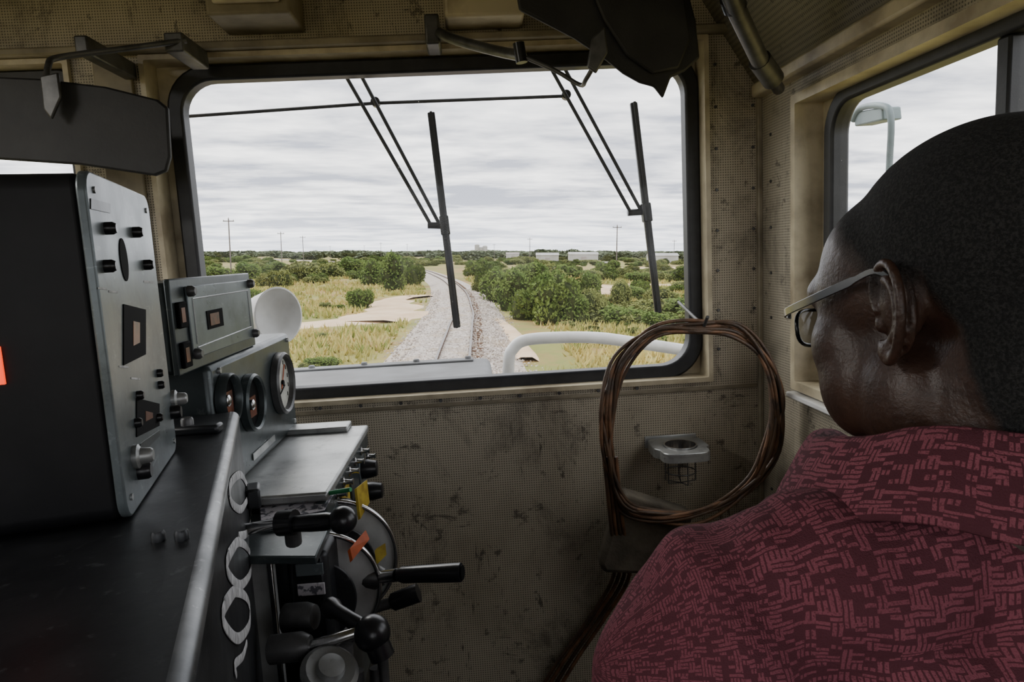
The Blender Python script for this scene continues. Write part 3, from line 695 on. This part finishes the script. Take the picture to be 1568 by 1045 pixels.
cs2=N(t,'ShaderNodeCombineXYZ'); t.links.new(cell(u_,150),cs2.inputs[0]); t.links.new(cell(v_,330),cs2.inputs[1])
wn2=N(t,'ShaderNodeTexWhiteNoise',noise_dimensions='2D'); t.links.new(cs2.outputs[0],wn2.inputs['Vector'])
blk=math_(t,'GREATER_THAN',wn2.outputs['Value'],.36)
fine=ramp(t,noise(t,750,2),.26,.50)
k_=math_(t,'MULTIPLY',math_(t,'MULTIPLY',blk,bars),fine)
pat=ramp(t,noise(t,7,3),.3,.7)
lt=mixc(t,pat,(.34,.105,.135),(.26,.075,.10)); dk=mixc(t,pat,(.066,.020,.028),(.088,.027,.036))
t.links.new(mixc(t,math_(t,'MULTIPLY_ADD',k_,.72,.10),dk,lt),b.inputs['Base Color'])
bump(t,b,math_(t,'ADD',noise(t,900,2),math_(t,'MULTIPLY',noise(t,24,4),3.0)),.6,.002)
M['shirt']=m
bx,by=.372,.455
B=lambda x,y,z: Vector((bx+x,by+y,z))
sp=[ell(B(0,0,.92),(.205,.135,.22),nu=28,nv=18),cap(B(-.16,0,1.075),B(.16,0,1.075),.074,.074),cap(B(0,-.035,1.02),B(0,-.03,1.09),.10,.075)]
for s in (-1,1):
    sp+=[cap(B(0,-.012,1.130),B(s*.16,.0,1.096),.066,.070),ell(B(s*.205,.0,1.062),(.080,.080,.082)),cap(B(s*.222,0,1.04),B(s*.252,.035,.84),.078,.064),
         ell(B(s*.08,-.07,.98),(.09,.07,.11))]
sp+=[ell(B(0,.03,.70),(.175,.15,.19)),ell(B(0,.0,.58),(.18,.14,.10))]
shirt=fuse('shirt',sp,.0055,18,'shirt',man)
def cloth_uv(p):
    dx=p.x-bx; ad=abs(dx)
    u=dx if ad<.2 else math.copysign(.2+(ad-.2)*1.7,dx)
    R=.10; yy=p.y-by; zz=p.z-1.05
    if zz>0: v=math.atan2(-yy,zz)*R
    else: v=math.copysign(math.pi/2*R-zz,-yy)
    return (u,-v,0)
sd_=shirt.data
ca=sd_.attributes.new('cloth','FLOAT_VECTOR','POINT')
flat_=[]
for v in sd_.vertices: flat_+=cloth_uv(v.co)
ca.data.foreach_set('vector',flat_)
CO=[v.co.copy() for v in sd_.vertices]; NO=[v.normal.copy() for v in sd_.vertices]
out_=[]
for c_,n_ in zip(CO,NO):
    l=Vector((c_.x*9+c_.z*4,c_.y*6,c_.z*16-c_.x*8))
    f_=mn.noise(l)*.008+mn.noise(c_*22)*.005
    d_=abs(c_.x-bx)
    w_=max(0,1-abs(d_-.17)/.13)
    f_+=.0065*math.sin((d_*1.0-c_.z*.25)*75+mn.noise(c_*8)*4)*w_
    f_+=.0035*math.sin(math.atan2(c_.x-bx,1.25-c_.z)*14+mn.noise(c_*12)*2)*math.exp(-((c_-Vector((bx,by-.06,1.14))).length/.14)**2)
    sm_=abs((d_-.175)-(1.09-c_.z)*.08)
    if c_.z>.85: f_-=.003*math.exp(-(sm_/.009)**2)
    q=c_+n_*f_; out_+=[q.x,q.y,q.z]
sd_.vertices.foreach_set('co',out_); sd_.update()
sm2=shirt.modifiers.new('relax','SMOOTH'); sm2.factor=.5; sm2.iterations=3
def collar():
    V=[];Fc=[];UV=[];n_=56; cx,cy=bx+.0,by+.004
    rows=[(.086,1.150,0),(.085,1.190,.03),(.087,1.217,.055),(.093,1.225,.065),(.102,1.217,.075),(.116,1.190,.10),(.128,1.166,.125)]
    for i in range(n_+1):
        a_=math.radians(112+316*i/n_)
        fr_=math.sin(a_)
        w=min(1,max(0,fr_+.35)/1.35)
        for j,(r,z,tv) in enumerate(rows):
            ext=.055*w if j>=3 else .03*w
            zz=z-.050*w-(.008*w if j>=5 else 0)+.006*max(0,-fr_)
            V.append(Vector((cx+(r+ext*.5)*math.cos(a_)*1.06,cy+(r+ext)*math.sin(a_),zz+.003*math.sin(i*.75)*(j/6)+.002*math.sin(i*.37))))
            UV.append((a_*.11,tv+3.0,0))
    q=len(rows)
    for i in range(n_):
        for j in range(q-1): Fc.append((i*q+j,i*q+j+1,(i+1)*q+j+1,(i+1)*q+j))
    ob=add('shirt_collar',V,Fc,'shirt',man,smooth=True)
    at3=ob.data.attributes.new('cloth','FLOAT_VECTOR','POINT')
    for i,u in enumerate(UV): at3.data[i].vector=u
    md=ob.modifiers.new('t','SOLIDIFY'); md.thickness=.006
    md=ob.modifiers.new('s','SUBSURF'); md.levels=1; md.render_levels=2
collar()
tp=[ell(B(0,-.0,.55),(.185,.15,.11))]
fs=[]
for s in (-1,1):
    tp+=[cap(B(s*.09,.02,.55),B(s*.13,.44,.53),.085,.065),cap(B(s*.13,.44,.52),B(s*.13,.50,.13),.062,.045)]
    fs.append(cap(B(s*.13,.48,.055),B(s*.14,.64,.045),.05,.04))
fuse('trousers',tp,.008,6,'trouser',man)
fuse('shoes',fs,.006,3,'plast',man)
for s in (-1,1):
    el=B(s*.252,.06,.80); wr_=B(s*.15,.33,.66)
    ap=[cap(B(s*.248,.035,.87),el,.050,.045),cap(el,wr_,.045,.028)]
    hd_=(B(s*.135,.42,.635)-wr_).normalized(); sd=Vector((s*1,.1,0)).normalized()
    ap.append(cap(wr_,wr_+hd_*.05,.026,.022)); 
    for k in range(4):
        o_=sd*(.030-.020*k); L=[.030,.038,.042,.036][k]
        p0=wr_+hd_*.05+o_*.8; p1=p0+hd_*.045; p2=p1+hd_*L*.7+Vector((0,0,-.012)); p3=p2+hd_*L*.4+Vector((0,0,-.016))
        ap+=[cap(p0,p1,.0115,.010),cap(p1,p2,.0095,.0085),cap(p2,p3,.0085,.007)]
    q0=wr_+hd_*.02-sd*.02; q1=q0+hd_*.03-sd*.025; q2=q1+hd_*.03-sd*.005+Vector((0,0,-.008))
    ap+=[cap(q0,q1,.013,.011),cap(q1,q2,.011,.009)]
    ar=fuse('forearm_and_hand',ap,.0035,4,'skin',man)
se=grp('driver_seat')
box('cushion',(bx-.24,by-.22,.36),(bx+.24,by+.28,.44),'seat',se,.03,seg=4)
box('backrest',(bx-.22,by-.25,.46),(bx+.22,by-.18,.86),'seat',se,.03,seg=4)
lathe('pedestal',(bx,by,0),(0,0,1),[(.2,0),(.2,.02),(.05,.03),(.05,.36)],'grey',se,24)

# ------------------------------------------------------------------ OUTSIDE WORLD (own level frame)
def outm(name,col,col2,sc,rough=.9,lo=.4,hi=.6,col3=None,sc3=40):
    m,t,b=nt(name); b.inputs['Roughness'].default_value=rough; b.inputs['Specular IOR Level'].default_value=.15
    c=mixc(t,ramp(t,noise(t,sc,8,rough=.65),lo,hi),col,col2)
    if col3: c=mixc(t,ramp(t,noise(t,sc3,6,rough=.7),.48,.66),c,col3)
    t.links.new(c,b.inputs['Base Color']); return m
M['ground']=outm('dry_grass_ground',(.37,.31,.11),(.19,.21,.06),.07,.9,.35,.60,(.36,.19,.09),.20)
M['grassY']=outm('dry_grass_blades',(.58,.47,.17),(.38,.36,.11),.16)
M['grassG']=outm('green_grass_blades',(.21,.26,.065),(.35,.35,.11),.4)
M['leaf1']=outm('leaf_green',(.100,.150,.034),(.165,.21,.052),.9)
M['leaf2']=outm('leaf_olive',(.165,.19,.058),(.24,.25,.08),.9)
M['leafd']=outm('leaf_distant_hazy',(.115,.145,.085),(.175,.19,.11),.05)  # distance haze mixed into the leaf colour, paler and bluer
M['twig']=outm('twig_core',(.035,.048,.014),(.055,.06,.022),3)
M['sand']=outm('sandy_soil',(.74,.56,.38),(.62,.45,.28),.5)
M['sleeper']=outm('sleeper',(.19,.115,.075),(.12,.08,.055),5)
M['railh']=mat('rail_head',(.17,.145,.125),.35,.6,(.10,.085,.07),3,0); M['railb']=mat('rail_web',(.09,.05,.032),.8,.2,bs=0)
m,t,b=nt('ballast_stone'); b.inputs['Roughness'].default_value=.95
vo=N(t,'ShaderNodeTexVoronoi'); vo.inputs['Scale'].default_value=9; t.links.new(N(t,'ShaderNodeTexCoord').outputs['Object'],vo.inputs['Vector'])
sp_=N(t,'ShaderNodeSeparateColor'); t.links.new(vo.outputs['Color'],sp_.inputs[0])
c=mixc(t,sp_.outputs[0],(.66,.59,.52),(.34,.29,.25)); c=mixc(t,ramp(t,noise(t,.8,5),.5,.7),c,(.46,.37,.27)); t.links.new(c,b.inputs['Base Color']); bump(t,b,vo.outputs['Distance'],1,.06); M['ballast']=m
M['bwhite']=outm('building_white',(.50,.49,.48),(.40,.39,.37),.2); M['broof']=outm('building_roof',(.34,.30,.28),(.42,.39,.38),.2)
M['pole']=outm('pole_wood',(.20,.17,.15),(.13,.11,.10),2)
ctr=[(-.3,-20),(-.76,0),(-1.2,10),(-1.87,21.3),(-2.36,31),(-3.0,42),(-5.3,66),(-10.6,101),(-22,157),(-42,225),(-72,290),(-130,400),(-225,560)]
CT=crom([Vector((x,y,0)) for x,y in ctr],14)
CXT=[]; _i=0
for yy in range(-20,561):
    while _i<len(CT)-2 and CT[_i+1].y<yy: _i+=1
    a_,b_=CT[_i],CT[_i+1]; CXT.append(a_.x+(b_.x-a_.x)*(yy-a_.y)/max(1e-6,b_.y-a_.y))
def cx_at(y):
    q=min(max(y+20,0),579.99); i=int(q); return CXT[i]+(CXT[i+1]-CXT[i])*(q-i)
def gz(x,y):
    d_=abs(x-cx_at(y)); k=min(1,max(0,(d_-2.2)/6))
    return -.42-.25*k+k*(mn.noise(Vector((x*.06,y*.05,0)))*.8)*(1 if y<300 else .3)
ys=[-30]; 
while ys[-1]<5000: ys.append(ys[-1]+max(.8,abs(ys[-1])*.045))
V=[];Fc=[];nx=90
for y in ys:
    W_=max(40,abs(y)*1.6+40)
    for i in range(nx+1):
        s_=(i/nx*2-1); x=cx_at(y)+math.copysign(abs(s_)**2.2,s_)*W_
        V.append((x,y,gz(x,y)))
for j in range(len(ys)-1):
    for i in range(nx): q=j*(nx+1)+i; Fc.append((q,q+1,q+nx+2,q+nx+1))
add('ground',V,Fc,'ground',smooth=True,mw=MOUT)
def sweep(name,prof,mt,parent,closed=False):
    V=[];Fc=[];q=len(prof); P=CT
    for i,p in enumerate(P):
        tg=(P[min(i+1,len(P)-1)]-P[max(i-1,0)]).normalized(); s_=Vector((tg.y,-tg.x,0))
        for a_,z in prof: V.append(p+s_*a_+Vector((0,0,z)))
    for i in range(len(P)-1):
        for k in range(q if closed else q-1): Fc.append((i*q+k,i*q+(k+1)%q,(i+1)*q+(k+1)%q,(i+1)*q+k))
    return add(name,V,Fc,mt,parent,mw=MOUT)
tk=grp('railway_track')
sweep('ballast_bed',[(-3.3,-.62),(-2.0,-.32),(-1.5,-.14),(-.45,-.13),(.45,-.13),(.75,-.19),(1.5,-.20),(2.0,-.32),(3.0,-.62)],'ballast',tk)
for s in (-1,1):
    g_=s*.5335
    sweep('rail_web',[(g_-.07,-.16),(g_+.07,-.16),(g_+.035,-.12),(g_+.035,-.02),(g_-.035,-.02),(g_-.035,-.12)],'railb',tk,True)
    sweep('rail_head',[(g_-.04,-.03),(g_+.04,-.03),(g_+.04,0),(g_-.04,0)],'railh',tk,True)
V=[];Fc=[]; acc=0
for i in range(len(CT)-1):
    a_,b2_=CT[i],CT[i+1]; L=(b2_-a_).length; tg=(b2_-a_)/L; s_=Vector((tg.y,-tg.x,0))
    while acc<L:
        p=a_+tg*acc
        if p.y<200:
            o_=len(V)
            for sx in (-1.0,1.0):
                for sy in (-.12,.12):
                    for z in (-.26,-.135): V.append(p+s_*sx+tg*sy+Vector((0,0,z)))
            Fc+=[tuple(o_+k for k in q) for q in BF]
        acc+=.68
    acc-=L
add('sleepers',V,Fc,'sleeper',tk,mw=MOUT)
V=[];Fc=[]; rs=random.Random(11)
for k in range(7500):
    y=17+rs.random()**1.5*50; x=cx_at(y)+rs.gauss(0,1.6)
    d_=abs(x-cx_at(y)); 
    if d_>3.8: continue
    z=-.14 if d_<1.5 else (-.15-.20*(d_-1.5)/.9 if d_<2.4 else -.40-.1*(d_-2.4)); r=rs.uniform(.03,.07); o_=len(V)
    for q in ((1,0,0),(-1,0,0),(0,1,0),(0,-1,0),(0,0,1),(0,0,-1)): V.append((x+q[0]*r*rs.uniform(.6,1.2),y+q[1]*r*rs.uniform(.6,1.2),z+q[2]*r*.8))
    Fc+=[tuple(o_+i for i in f) for f in ((0,2,4),(2,1,4),(1,3,4),(3,0,4),(2,0,5),(1,2,5),(3,1,5),(0,3,5))]
add('loose_stones',V,Fc,'ballast',tk,mw=MOUT,recalc=False)
RO=RX
def gnd(px,py):
    d=RO@Vector(((px-784)/F,(522.5-py)/F,-1)); t_=-(3.3+.55)/d.z; return d.x*t_,d.y*t_
def strip(name,pts,w,mt='sand'):
    P=crom([Vector((*gnd(x,y),0)) for x,y in pts],6); V=[];Fc=[]
    for i,p in enumerate(P):
        tg=(P[min(i+1,len(P)-1)]-P[max(i-1,0)]).normalized(); s_=Vector((tg.y,-tg.x,0)); ww=w*(1+.5*mn.noise(p*.3))
        for k in (-1,-.4,.4,1):
            q=p+s_*ww*k; V.append((q.x,q.y,gz(q.x,q.y)+(.16 if abs(k)<1 else -.04)))
    for i in range(len(P)-1):
        for k in range(3): Fc.append((i*4+k,i*4+k+1,i*4+k+5,i*4+k+4))
    add(name,V,Fc,mt,smooth=True,mw=MOUT); return P
roads=[strip('dirt_road',[(430,500),(490,497),(545,494),(600,488),(640,483)],2.0),
 strip('dirt_road',[(560,498),(592,482),(604,471),(592,461),(620,456),(645,458)],2.1),
 strip('dirt_road',[(744,492),(766,500),(786,520),(806,560)],.5),
 strip('sandy_clearing',[(870,440),(905,437),(940,444)],3.0),strip('sandy_clearing',[(960,410),(1000,411),(1060,413),(1150,416)],5),
 strip('sandy_clearing',[(905,452),(935,444),(990,436),(1080,434)],1.6)]
def clear(x,y,m_=0):
    d_=x-cx_at(y)
    if y<560 and abs(d_)<3.3+m_+max(0,y-60)*.02: return False
    if y<150 and -(3.3+max(0,y-60)*.10)<d_<0 and m_>0: return False
    for R in roads:
        if not (R[0].y-30<y<R[-1].y+30 or R[-1].y-30<y<R[0].y+30): continue
        for p in R[::2]:
            if abs(p.y-y)<2.2+m_+p.y*.02 and abs(p.x-x)<1.8+m_+p.y*.01: return False
    return True
for nm,mt,cnt,seed in (('dry_grass','grassY',16000,1),('green_grass','grassG',11000,2)):
    V=[];Fc=[]; rs=random.Random(seed)
    for k in range(cnt):
        y=13+rs.random()**1.7*95; x=rs.uniform(-.62,.55)*y-2
        if mt=='grassG' and x<cx_at(y) and rs.random()<.45: continue
        if mn.noise(Vector((x*.12,y*.12,seed*5)))<(-.22 if seed==1 else -.05): continue
        if not clear(x,y,-.3): continue
        z=gz(x,y)-.03
        for j in range(4):
            a_=rs.uniform(0,6.28); h=rs.uniform(.15,.42)*(1+y*.004); w=.03+y*.0012; lx,ly=rs.uniform(-.22,.22),rs.uniform(-.22,.22)
            ox,oy=rs.uniform(-.3,.3),rs.uniform(-.3,.3)
            o_=len(V); V+=[(x+ox-math.cos(a_)*w,y+oy-math.sin(a_)*w,z),(x+ox+math.cos(a_)*w,y+oy+math.sin(a_)*w,z),(x+ox+lx,y+oy+ly,z+h)]; Fc.append((o_,o_+1,o_+2))
    add(nm,V,Fc,mt,mw=MOUT,recalc=False)
def bushmesh(name,seed,mt,nleaf=2600,ls=.085,tall=1.0):
    rs=random.Random(seed); V=[];Fc=[];mi_=[]
    blobs=[(rs.uniform(-.55,.55),rs.uniform(-.55,.55),rs.uniform(.25,.75)*tall,rs.uniform(.28,.5)) for _ in range(9)]+[(0,0,.35,.6)]
    for bx_,by_,bz_,br in blobs:
        v,f=ell((bx_,by_,bz_),(br*.78,br*.78,br*.7),nu=10,nv=7); o_=len(V)
        V+=[p+Vector((mn.noise(p*4+Vector((seed,0,0)))*.1,0,mn.noise(p*5)*.1)) for p in v]; Fc+=[tuple(i+o_ for i in q) for q in f]; mi_+=[1]*len(f)
    for k in range(nleaf):
        bx_,by_,bz_,br=rs.choice(blobs); d=Vector((rs.gauss(0,1),rs.gauss(0,1),rs.gauss(.25,1))).normalized()
        p=Vector((bx_,by_,bz_))+d*br*rs.uniform(.75,1.12); 
        if p.z<0: p.z=rs.uniform(0,.1)
        u=Vector((rs.gauss(0,1),rs.gauss(0,1),rs.gauss(0,1))).normalized(); w=u.orthogonal().normalized()
        s_=ls*rs.uniform(.5,1.2); o_=len(V)
        V+=[p-u*s_,p-w*s_*.5,p+u*s_,p+w*s_*.5]; Fc.append((o_,o_+1,o_+2,o_+3)); mi_.append(0)
    me=bpy.data.meshes.new(name); me.from_pydata([tuple(v) for v in V],[],Fc); me.materials.append(M[mt]); me.materials.append(M['twig'])
    me.polygons.foreach_set('material_index',mi_); return me
BM=[bushmesh('bush_mesh_%d'%i,i+1,'leaf1' if i%2==0 else 'leaf2',tall=1+.3*(i%3)) for i in range(6)]
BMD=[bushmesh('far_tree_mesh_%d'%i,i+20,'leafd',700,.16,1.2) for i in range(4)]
cnt_=[0]
def inst(me,x,y,sx,sz,parent,name='bush'):
    cnt_[0]+=1
    ob=bpy.data.objects.new('%s.%04d'%(name,cnt_[0]),me); S.collection.objects.link(ob)
    ob.matrix_world=MOUT@Matrix.Translation((x,y,gz(x,y)-.12*sz))@Matrix.Rotation(random.uniform(0,6.28),4,'Z')@Matrix.Diagonal((sx,sx,sz,1))
    if parent: groups[parent].append(ob)
    return ob
BL=[(838,386.5,34,300,'warehouse','bwhite'),(893,385.5,44,360,'warehouse','bwhite'),(1015,387,44,280,'warehouse','bwhite'),(925,400,16,200,'house','bwhite'),(785,386,20,500,'house','broof')]
blds=[((b_[0]-784)/F*b_[3],b_[2]/F*b_[3],b_[3]) for b_ in BL]
def nobld(x,y): return not any(abs(x-bx_)<w_*.8+6 and -12<y-d_<w_+8 for bx_,w_,d_ in blds)
sh=grp('shrubland')
for (px,py,hh,wd,k) in [(548,470,38,26,0),(600,447,50,26,2),(635,440,42,20,0),(575,436,38,26,4),(460,432,30,35,1),(500,428,28,30,3),(398,470,38,20,0),(420,440,34,30,3),(540,424,24,30,2),(615,428,30,24,4),(380,428,26,30,2),(340,424,24,30,0),
                        (800,492,62,38,0),(850,500,66,44,2),(760,465,50,30,4),(812,455,46,34,2),(870,470,55,40,0),(905,492,55,32,1),(745,442,34,24,0),(835,440,40,30,1),(905,458,34,24,2),(950,470,44,24,1),(960,500,30,30,3),(1010,470,30,30,1),(780,430,26,24,3),(860,420,26,28,0),(930,425,22,22,2),(985,452,28,20,0),
                        (780,478,54,34,2),(828,482,56,36,0),(775,448,36,28,0),(730,424,22,20,2),(755,428,26,24,4),(800,420,20,30,1),(880,500,50,30,4),(845,470,52,34,4),(735,452,24,14,3)]:
    x,y=gnd(px,py); inst(BM[k],x,y,wd*y/F*.95,hh*y/F*.82,sh,'bush')
rs=random.Random(21)
for k in range(1700):
    y=34+rs.random()**1.3*360; x=rs.uniform(-.75,.85)*y
    left=x<cx_at(y)
    if left and y<52: continue
    if not clear(x,y,1.6) or not nobld(x,y): continue
    if mn.noise(Vector((x*.03,y*.02,3)))<(-.20 if left else -.22): continue
    s_=rs.uniform(.5,1.3)*(1+y*.0035); inst(rs.choice(BM),x,y,s_*1.3,s_*rs.uniform(.55,.9),sh)
for k in range(90):
    y=22+rs.random()*34; x=rs.uniform(-.6,.5)*y
    if not clear(x,y,.6): continue
    s_=rs.uniform(.25,.5); inst(rs.choice(BM),x,y,s_*1.3,s_*.8,sh)
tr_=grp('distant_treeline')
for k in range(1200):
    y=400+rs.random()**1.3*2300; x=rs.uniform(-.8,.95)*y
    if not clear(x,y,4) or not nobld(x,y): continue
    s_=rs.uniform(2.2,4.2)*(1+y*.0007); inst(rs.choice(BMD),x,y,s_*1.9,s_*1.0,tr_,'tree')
def pole(px,ptop,H=9.0,arm=True):
    d_=(H-3.3)*F/(388.5-ptop); x=(px-784)/F*d_; g_=grp('utility_pole')
    tube('post',[(x,d_,-.8),(x,d_,H)],[.13,.09],'pole',g_,8,mw=MOUT)
    if arm: box('crossarm',(x-.9,d_-.06,H-.5),(x+.9,d_+.06,H-.36),'pole',g_).matrix_world=MOUT
    for q in (-.8,0,.8): o_=lathe('insulator',(x+q,d_,H-.36 if q else H),(0,0,1),[(.05,0),(.07,.1),(.03,.2)],'bwhite',g_,8); o_.matrix_world=MOUT
for q in [(356,336,9),(434,356,9),(467,362,9),(811,365,9),(943,346,9),(585,372,10),(625,374,10),(560,376,10),(690,372,10),(757,374,9),(508,377,9),(1030,368,9)]: pole(*q)
def bld(px,py_top,wpx,d_,name,roof='broof',parts=1):
    x=(px-784)/F*d_; w=wpx/F*d_; h=3.3+(388-py_top)/F*d_; g_=grp(name); b0=box('walls',(x-w/2,d_,-1),(x+w/2,d_+w*.5,h*.7),'bwhite',g_); b0.matrix_world=MOUT
    r=prism('roof',[Vector((x-w*.52,d_-.3,h*.7)),Vector((x-w*.52,d_+w*.5,h*.7)),Vector((x-w*.52,d_+w*.25,h))],(w*1.04,0,0),roof,g_); r.matrix_world=MOUT
    q=box('door',(x-w*.1,d_-.1,-.4),(x+w*.1,d_,h*.4),'broof',g_); q.matrix_world=MOUT
for b_ in BL: bld(*b_)
g_=grp('grain_silo'); d_=900
for k,(px,tp_) in enumerate([(731,375),(737,379),(743,377)]):
    x=(px-784)/F*d_; h=3.3+(388-tp_)/F*d_
    o_=lathe('tower_%d'%k,(x,d_,0),(0,0,1),[(3.2,-1),(3.2,h),(1.5,h+1)],'bwhite',g_,16); o_.matrix_world=MOUT
o_=box('annex',((722-784)/F*d_,d_,-1),((752-784)/F*d_,d_+8,8),'bwhite',g_); o_.matrix_world=MOUT

# ------------------------------------------------------------------ fill lamp added to brighten the cab, out of view (ceiling, driver-assistant side)
def fill_lamp(x,y,P,sx=.5,sy=.2):
    g_=grp('cab_fill_lamp'); box('housing',(x-sx/2-.02,y-sy/2-.02,ZC-.025),(x+sx/2+.02,y+sy/2+.02,ZC-.001),'cream',g_,.004)
    L=bpy.data.lights.new('fill_light','AREA'); L.shape='RECTANGLE'; L.size=sx; L.size_y=sy; L.energy=P; L.color=(1,.97,.92)
    lo=bpy.data.objects.new('fill_light',L); S.collection.objects.link(lo); lo.location=(x,y,ZC-.03); groups[g_].append(lo)
fill_lamp(-1.6,.3,15)

# ------------------------------------------------------------------ parent empties
bpy.context.view_layer.update()
for e_,ch_ in groups.items():
    c0=Vector((0,0,0)); k=0
    for o_ in ch_[:40]:
        if o_.type!='MESH': continue
        for b_ in o_.bound_box: c0+=o_.matrix_world@Vector(b_); k+=1
    if k: e_.location=c0/k
bpy.context.view_layer.update()
for e_,ch_ in groups.items():
    inv=e_.matrix_world.inverted()
    for o_ in ch_:
        o_.parent=e_; o_.matrix_parent_inverse=inv

# ------------------------------------------------------------------ WORLD + LIGHT
w=bpy.data.worlds.new('overcast_sky'); S.world=w; w.use_nodes=True; t=w.node_tree; bg=t.nodes['Background']
dirv=N(t,'ShaderNodeTexCoord').outputs['Generated']
def dotv(ax):
    n_=N(t,'ShaderNodeVectorMath',operation='DOT_PRODUCT'); t.links.new(dirv,n_.inputs[0]); n_.inputs[1].default_value=TO@Vector(ax); return n_.outputs['Value']
X_,Y_,Z_=dotv((1,0,0)),dotv((0,1,0)),dotv((0,0,1))
zz=math_(t,'ADD',math_(t,'MAXIMUM',Z_,0.0),.07)
cb=N(t,'ShaderNodeCombineXYZ'); t.links.new(math_(t,'DIVIDE',X_,zz),cb.inputs[0]); t.links.new(math_(t,'MULTIPLY',math_(t,'DIVIDE',Y_,zz),1.5),cb.inputs[1])
n1=noise(t,.55,8,cb.outputs[0],.58,.4); n2=noise(t,1.9,6,cb.outputs[0],.55)
f=math_(t,'ADD',math_(t,'MULTIPLY',n1,.65),math_(t,'MULTIPLY',n2,.35))
sky=mixc(t,ramp(t,f,.42,.60),(.34,.355,.41),(1.0,.99,.985))
hz_=ramp(t,Z_,.08,0.0); sky=mixc(t,math_(t,'MULTIPLY',hz_,.4),sky,(.85,.89,.97))
gr=ramp(t,Z_,-.01,-.03); sky=mixc(t,gr,sky,(.22,.19,.12))
t.links.new(sky,bg.inputs[0]); bg.inputs[1].default_value=3.4
sl=bpy.data.lights.new('sun','SUN'); sl.energy=2.4; sl.angle=math.radians(40); sl.color=(1,.96,.9)
so=bpy.data.objects.new('sun',sl); S.collection.objects.link(so); so.rotation_euler=(math.radians(-36),math.radians(-34),0)
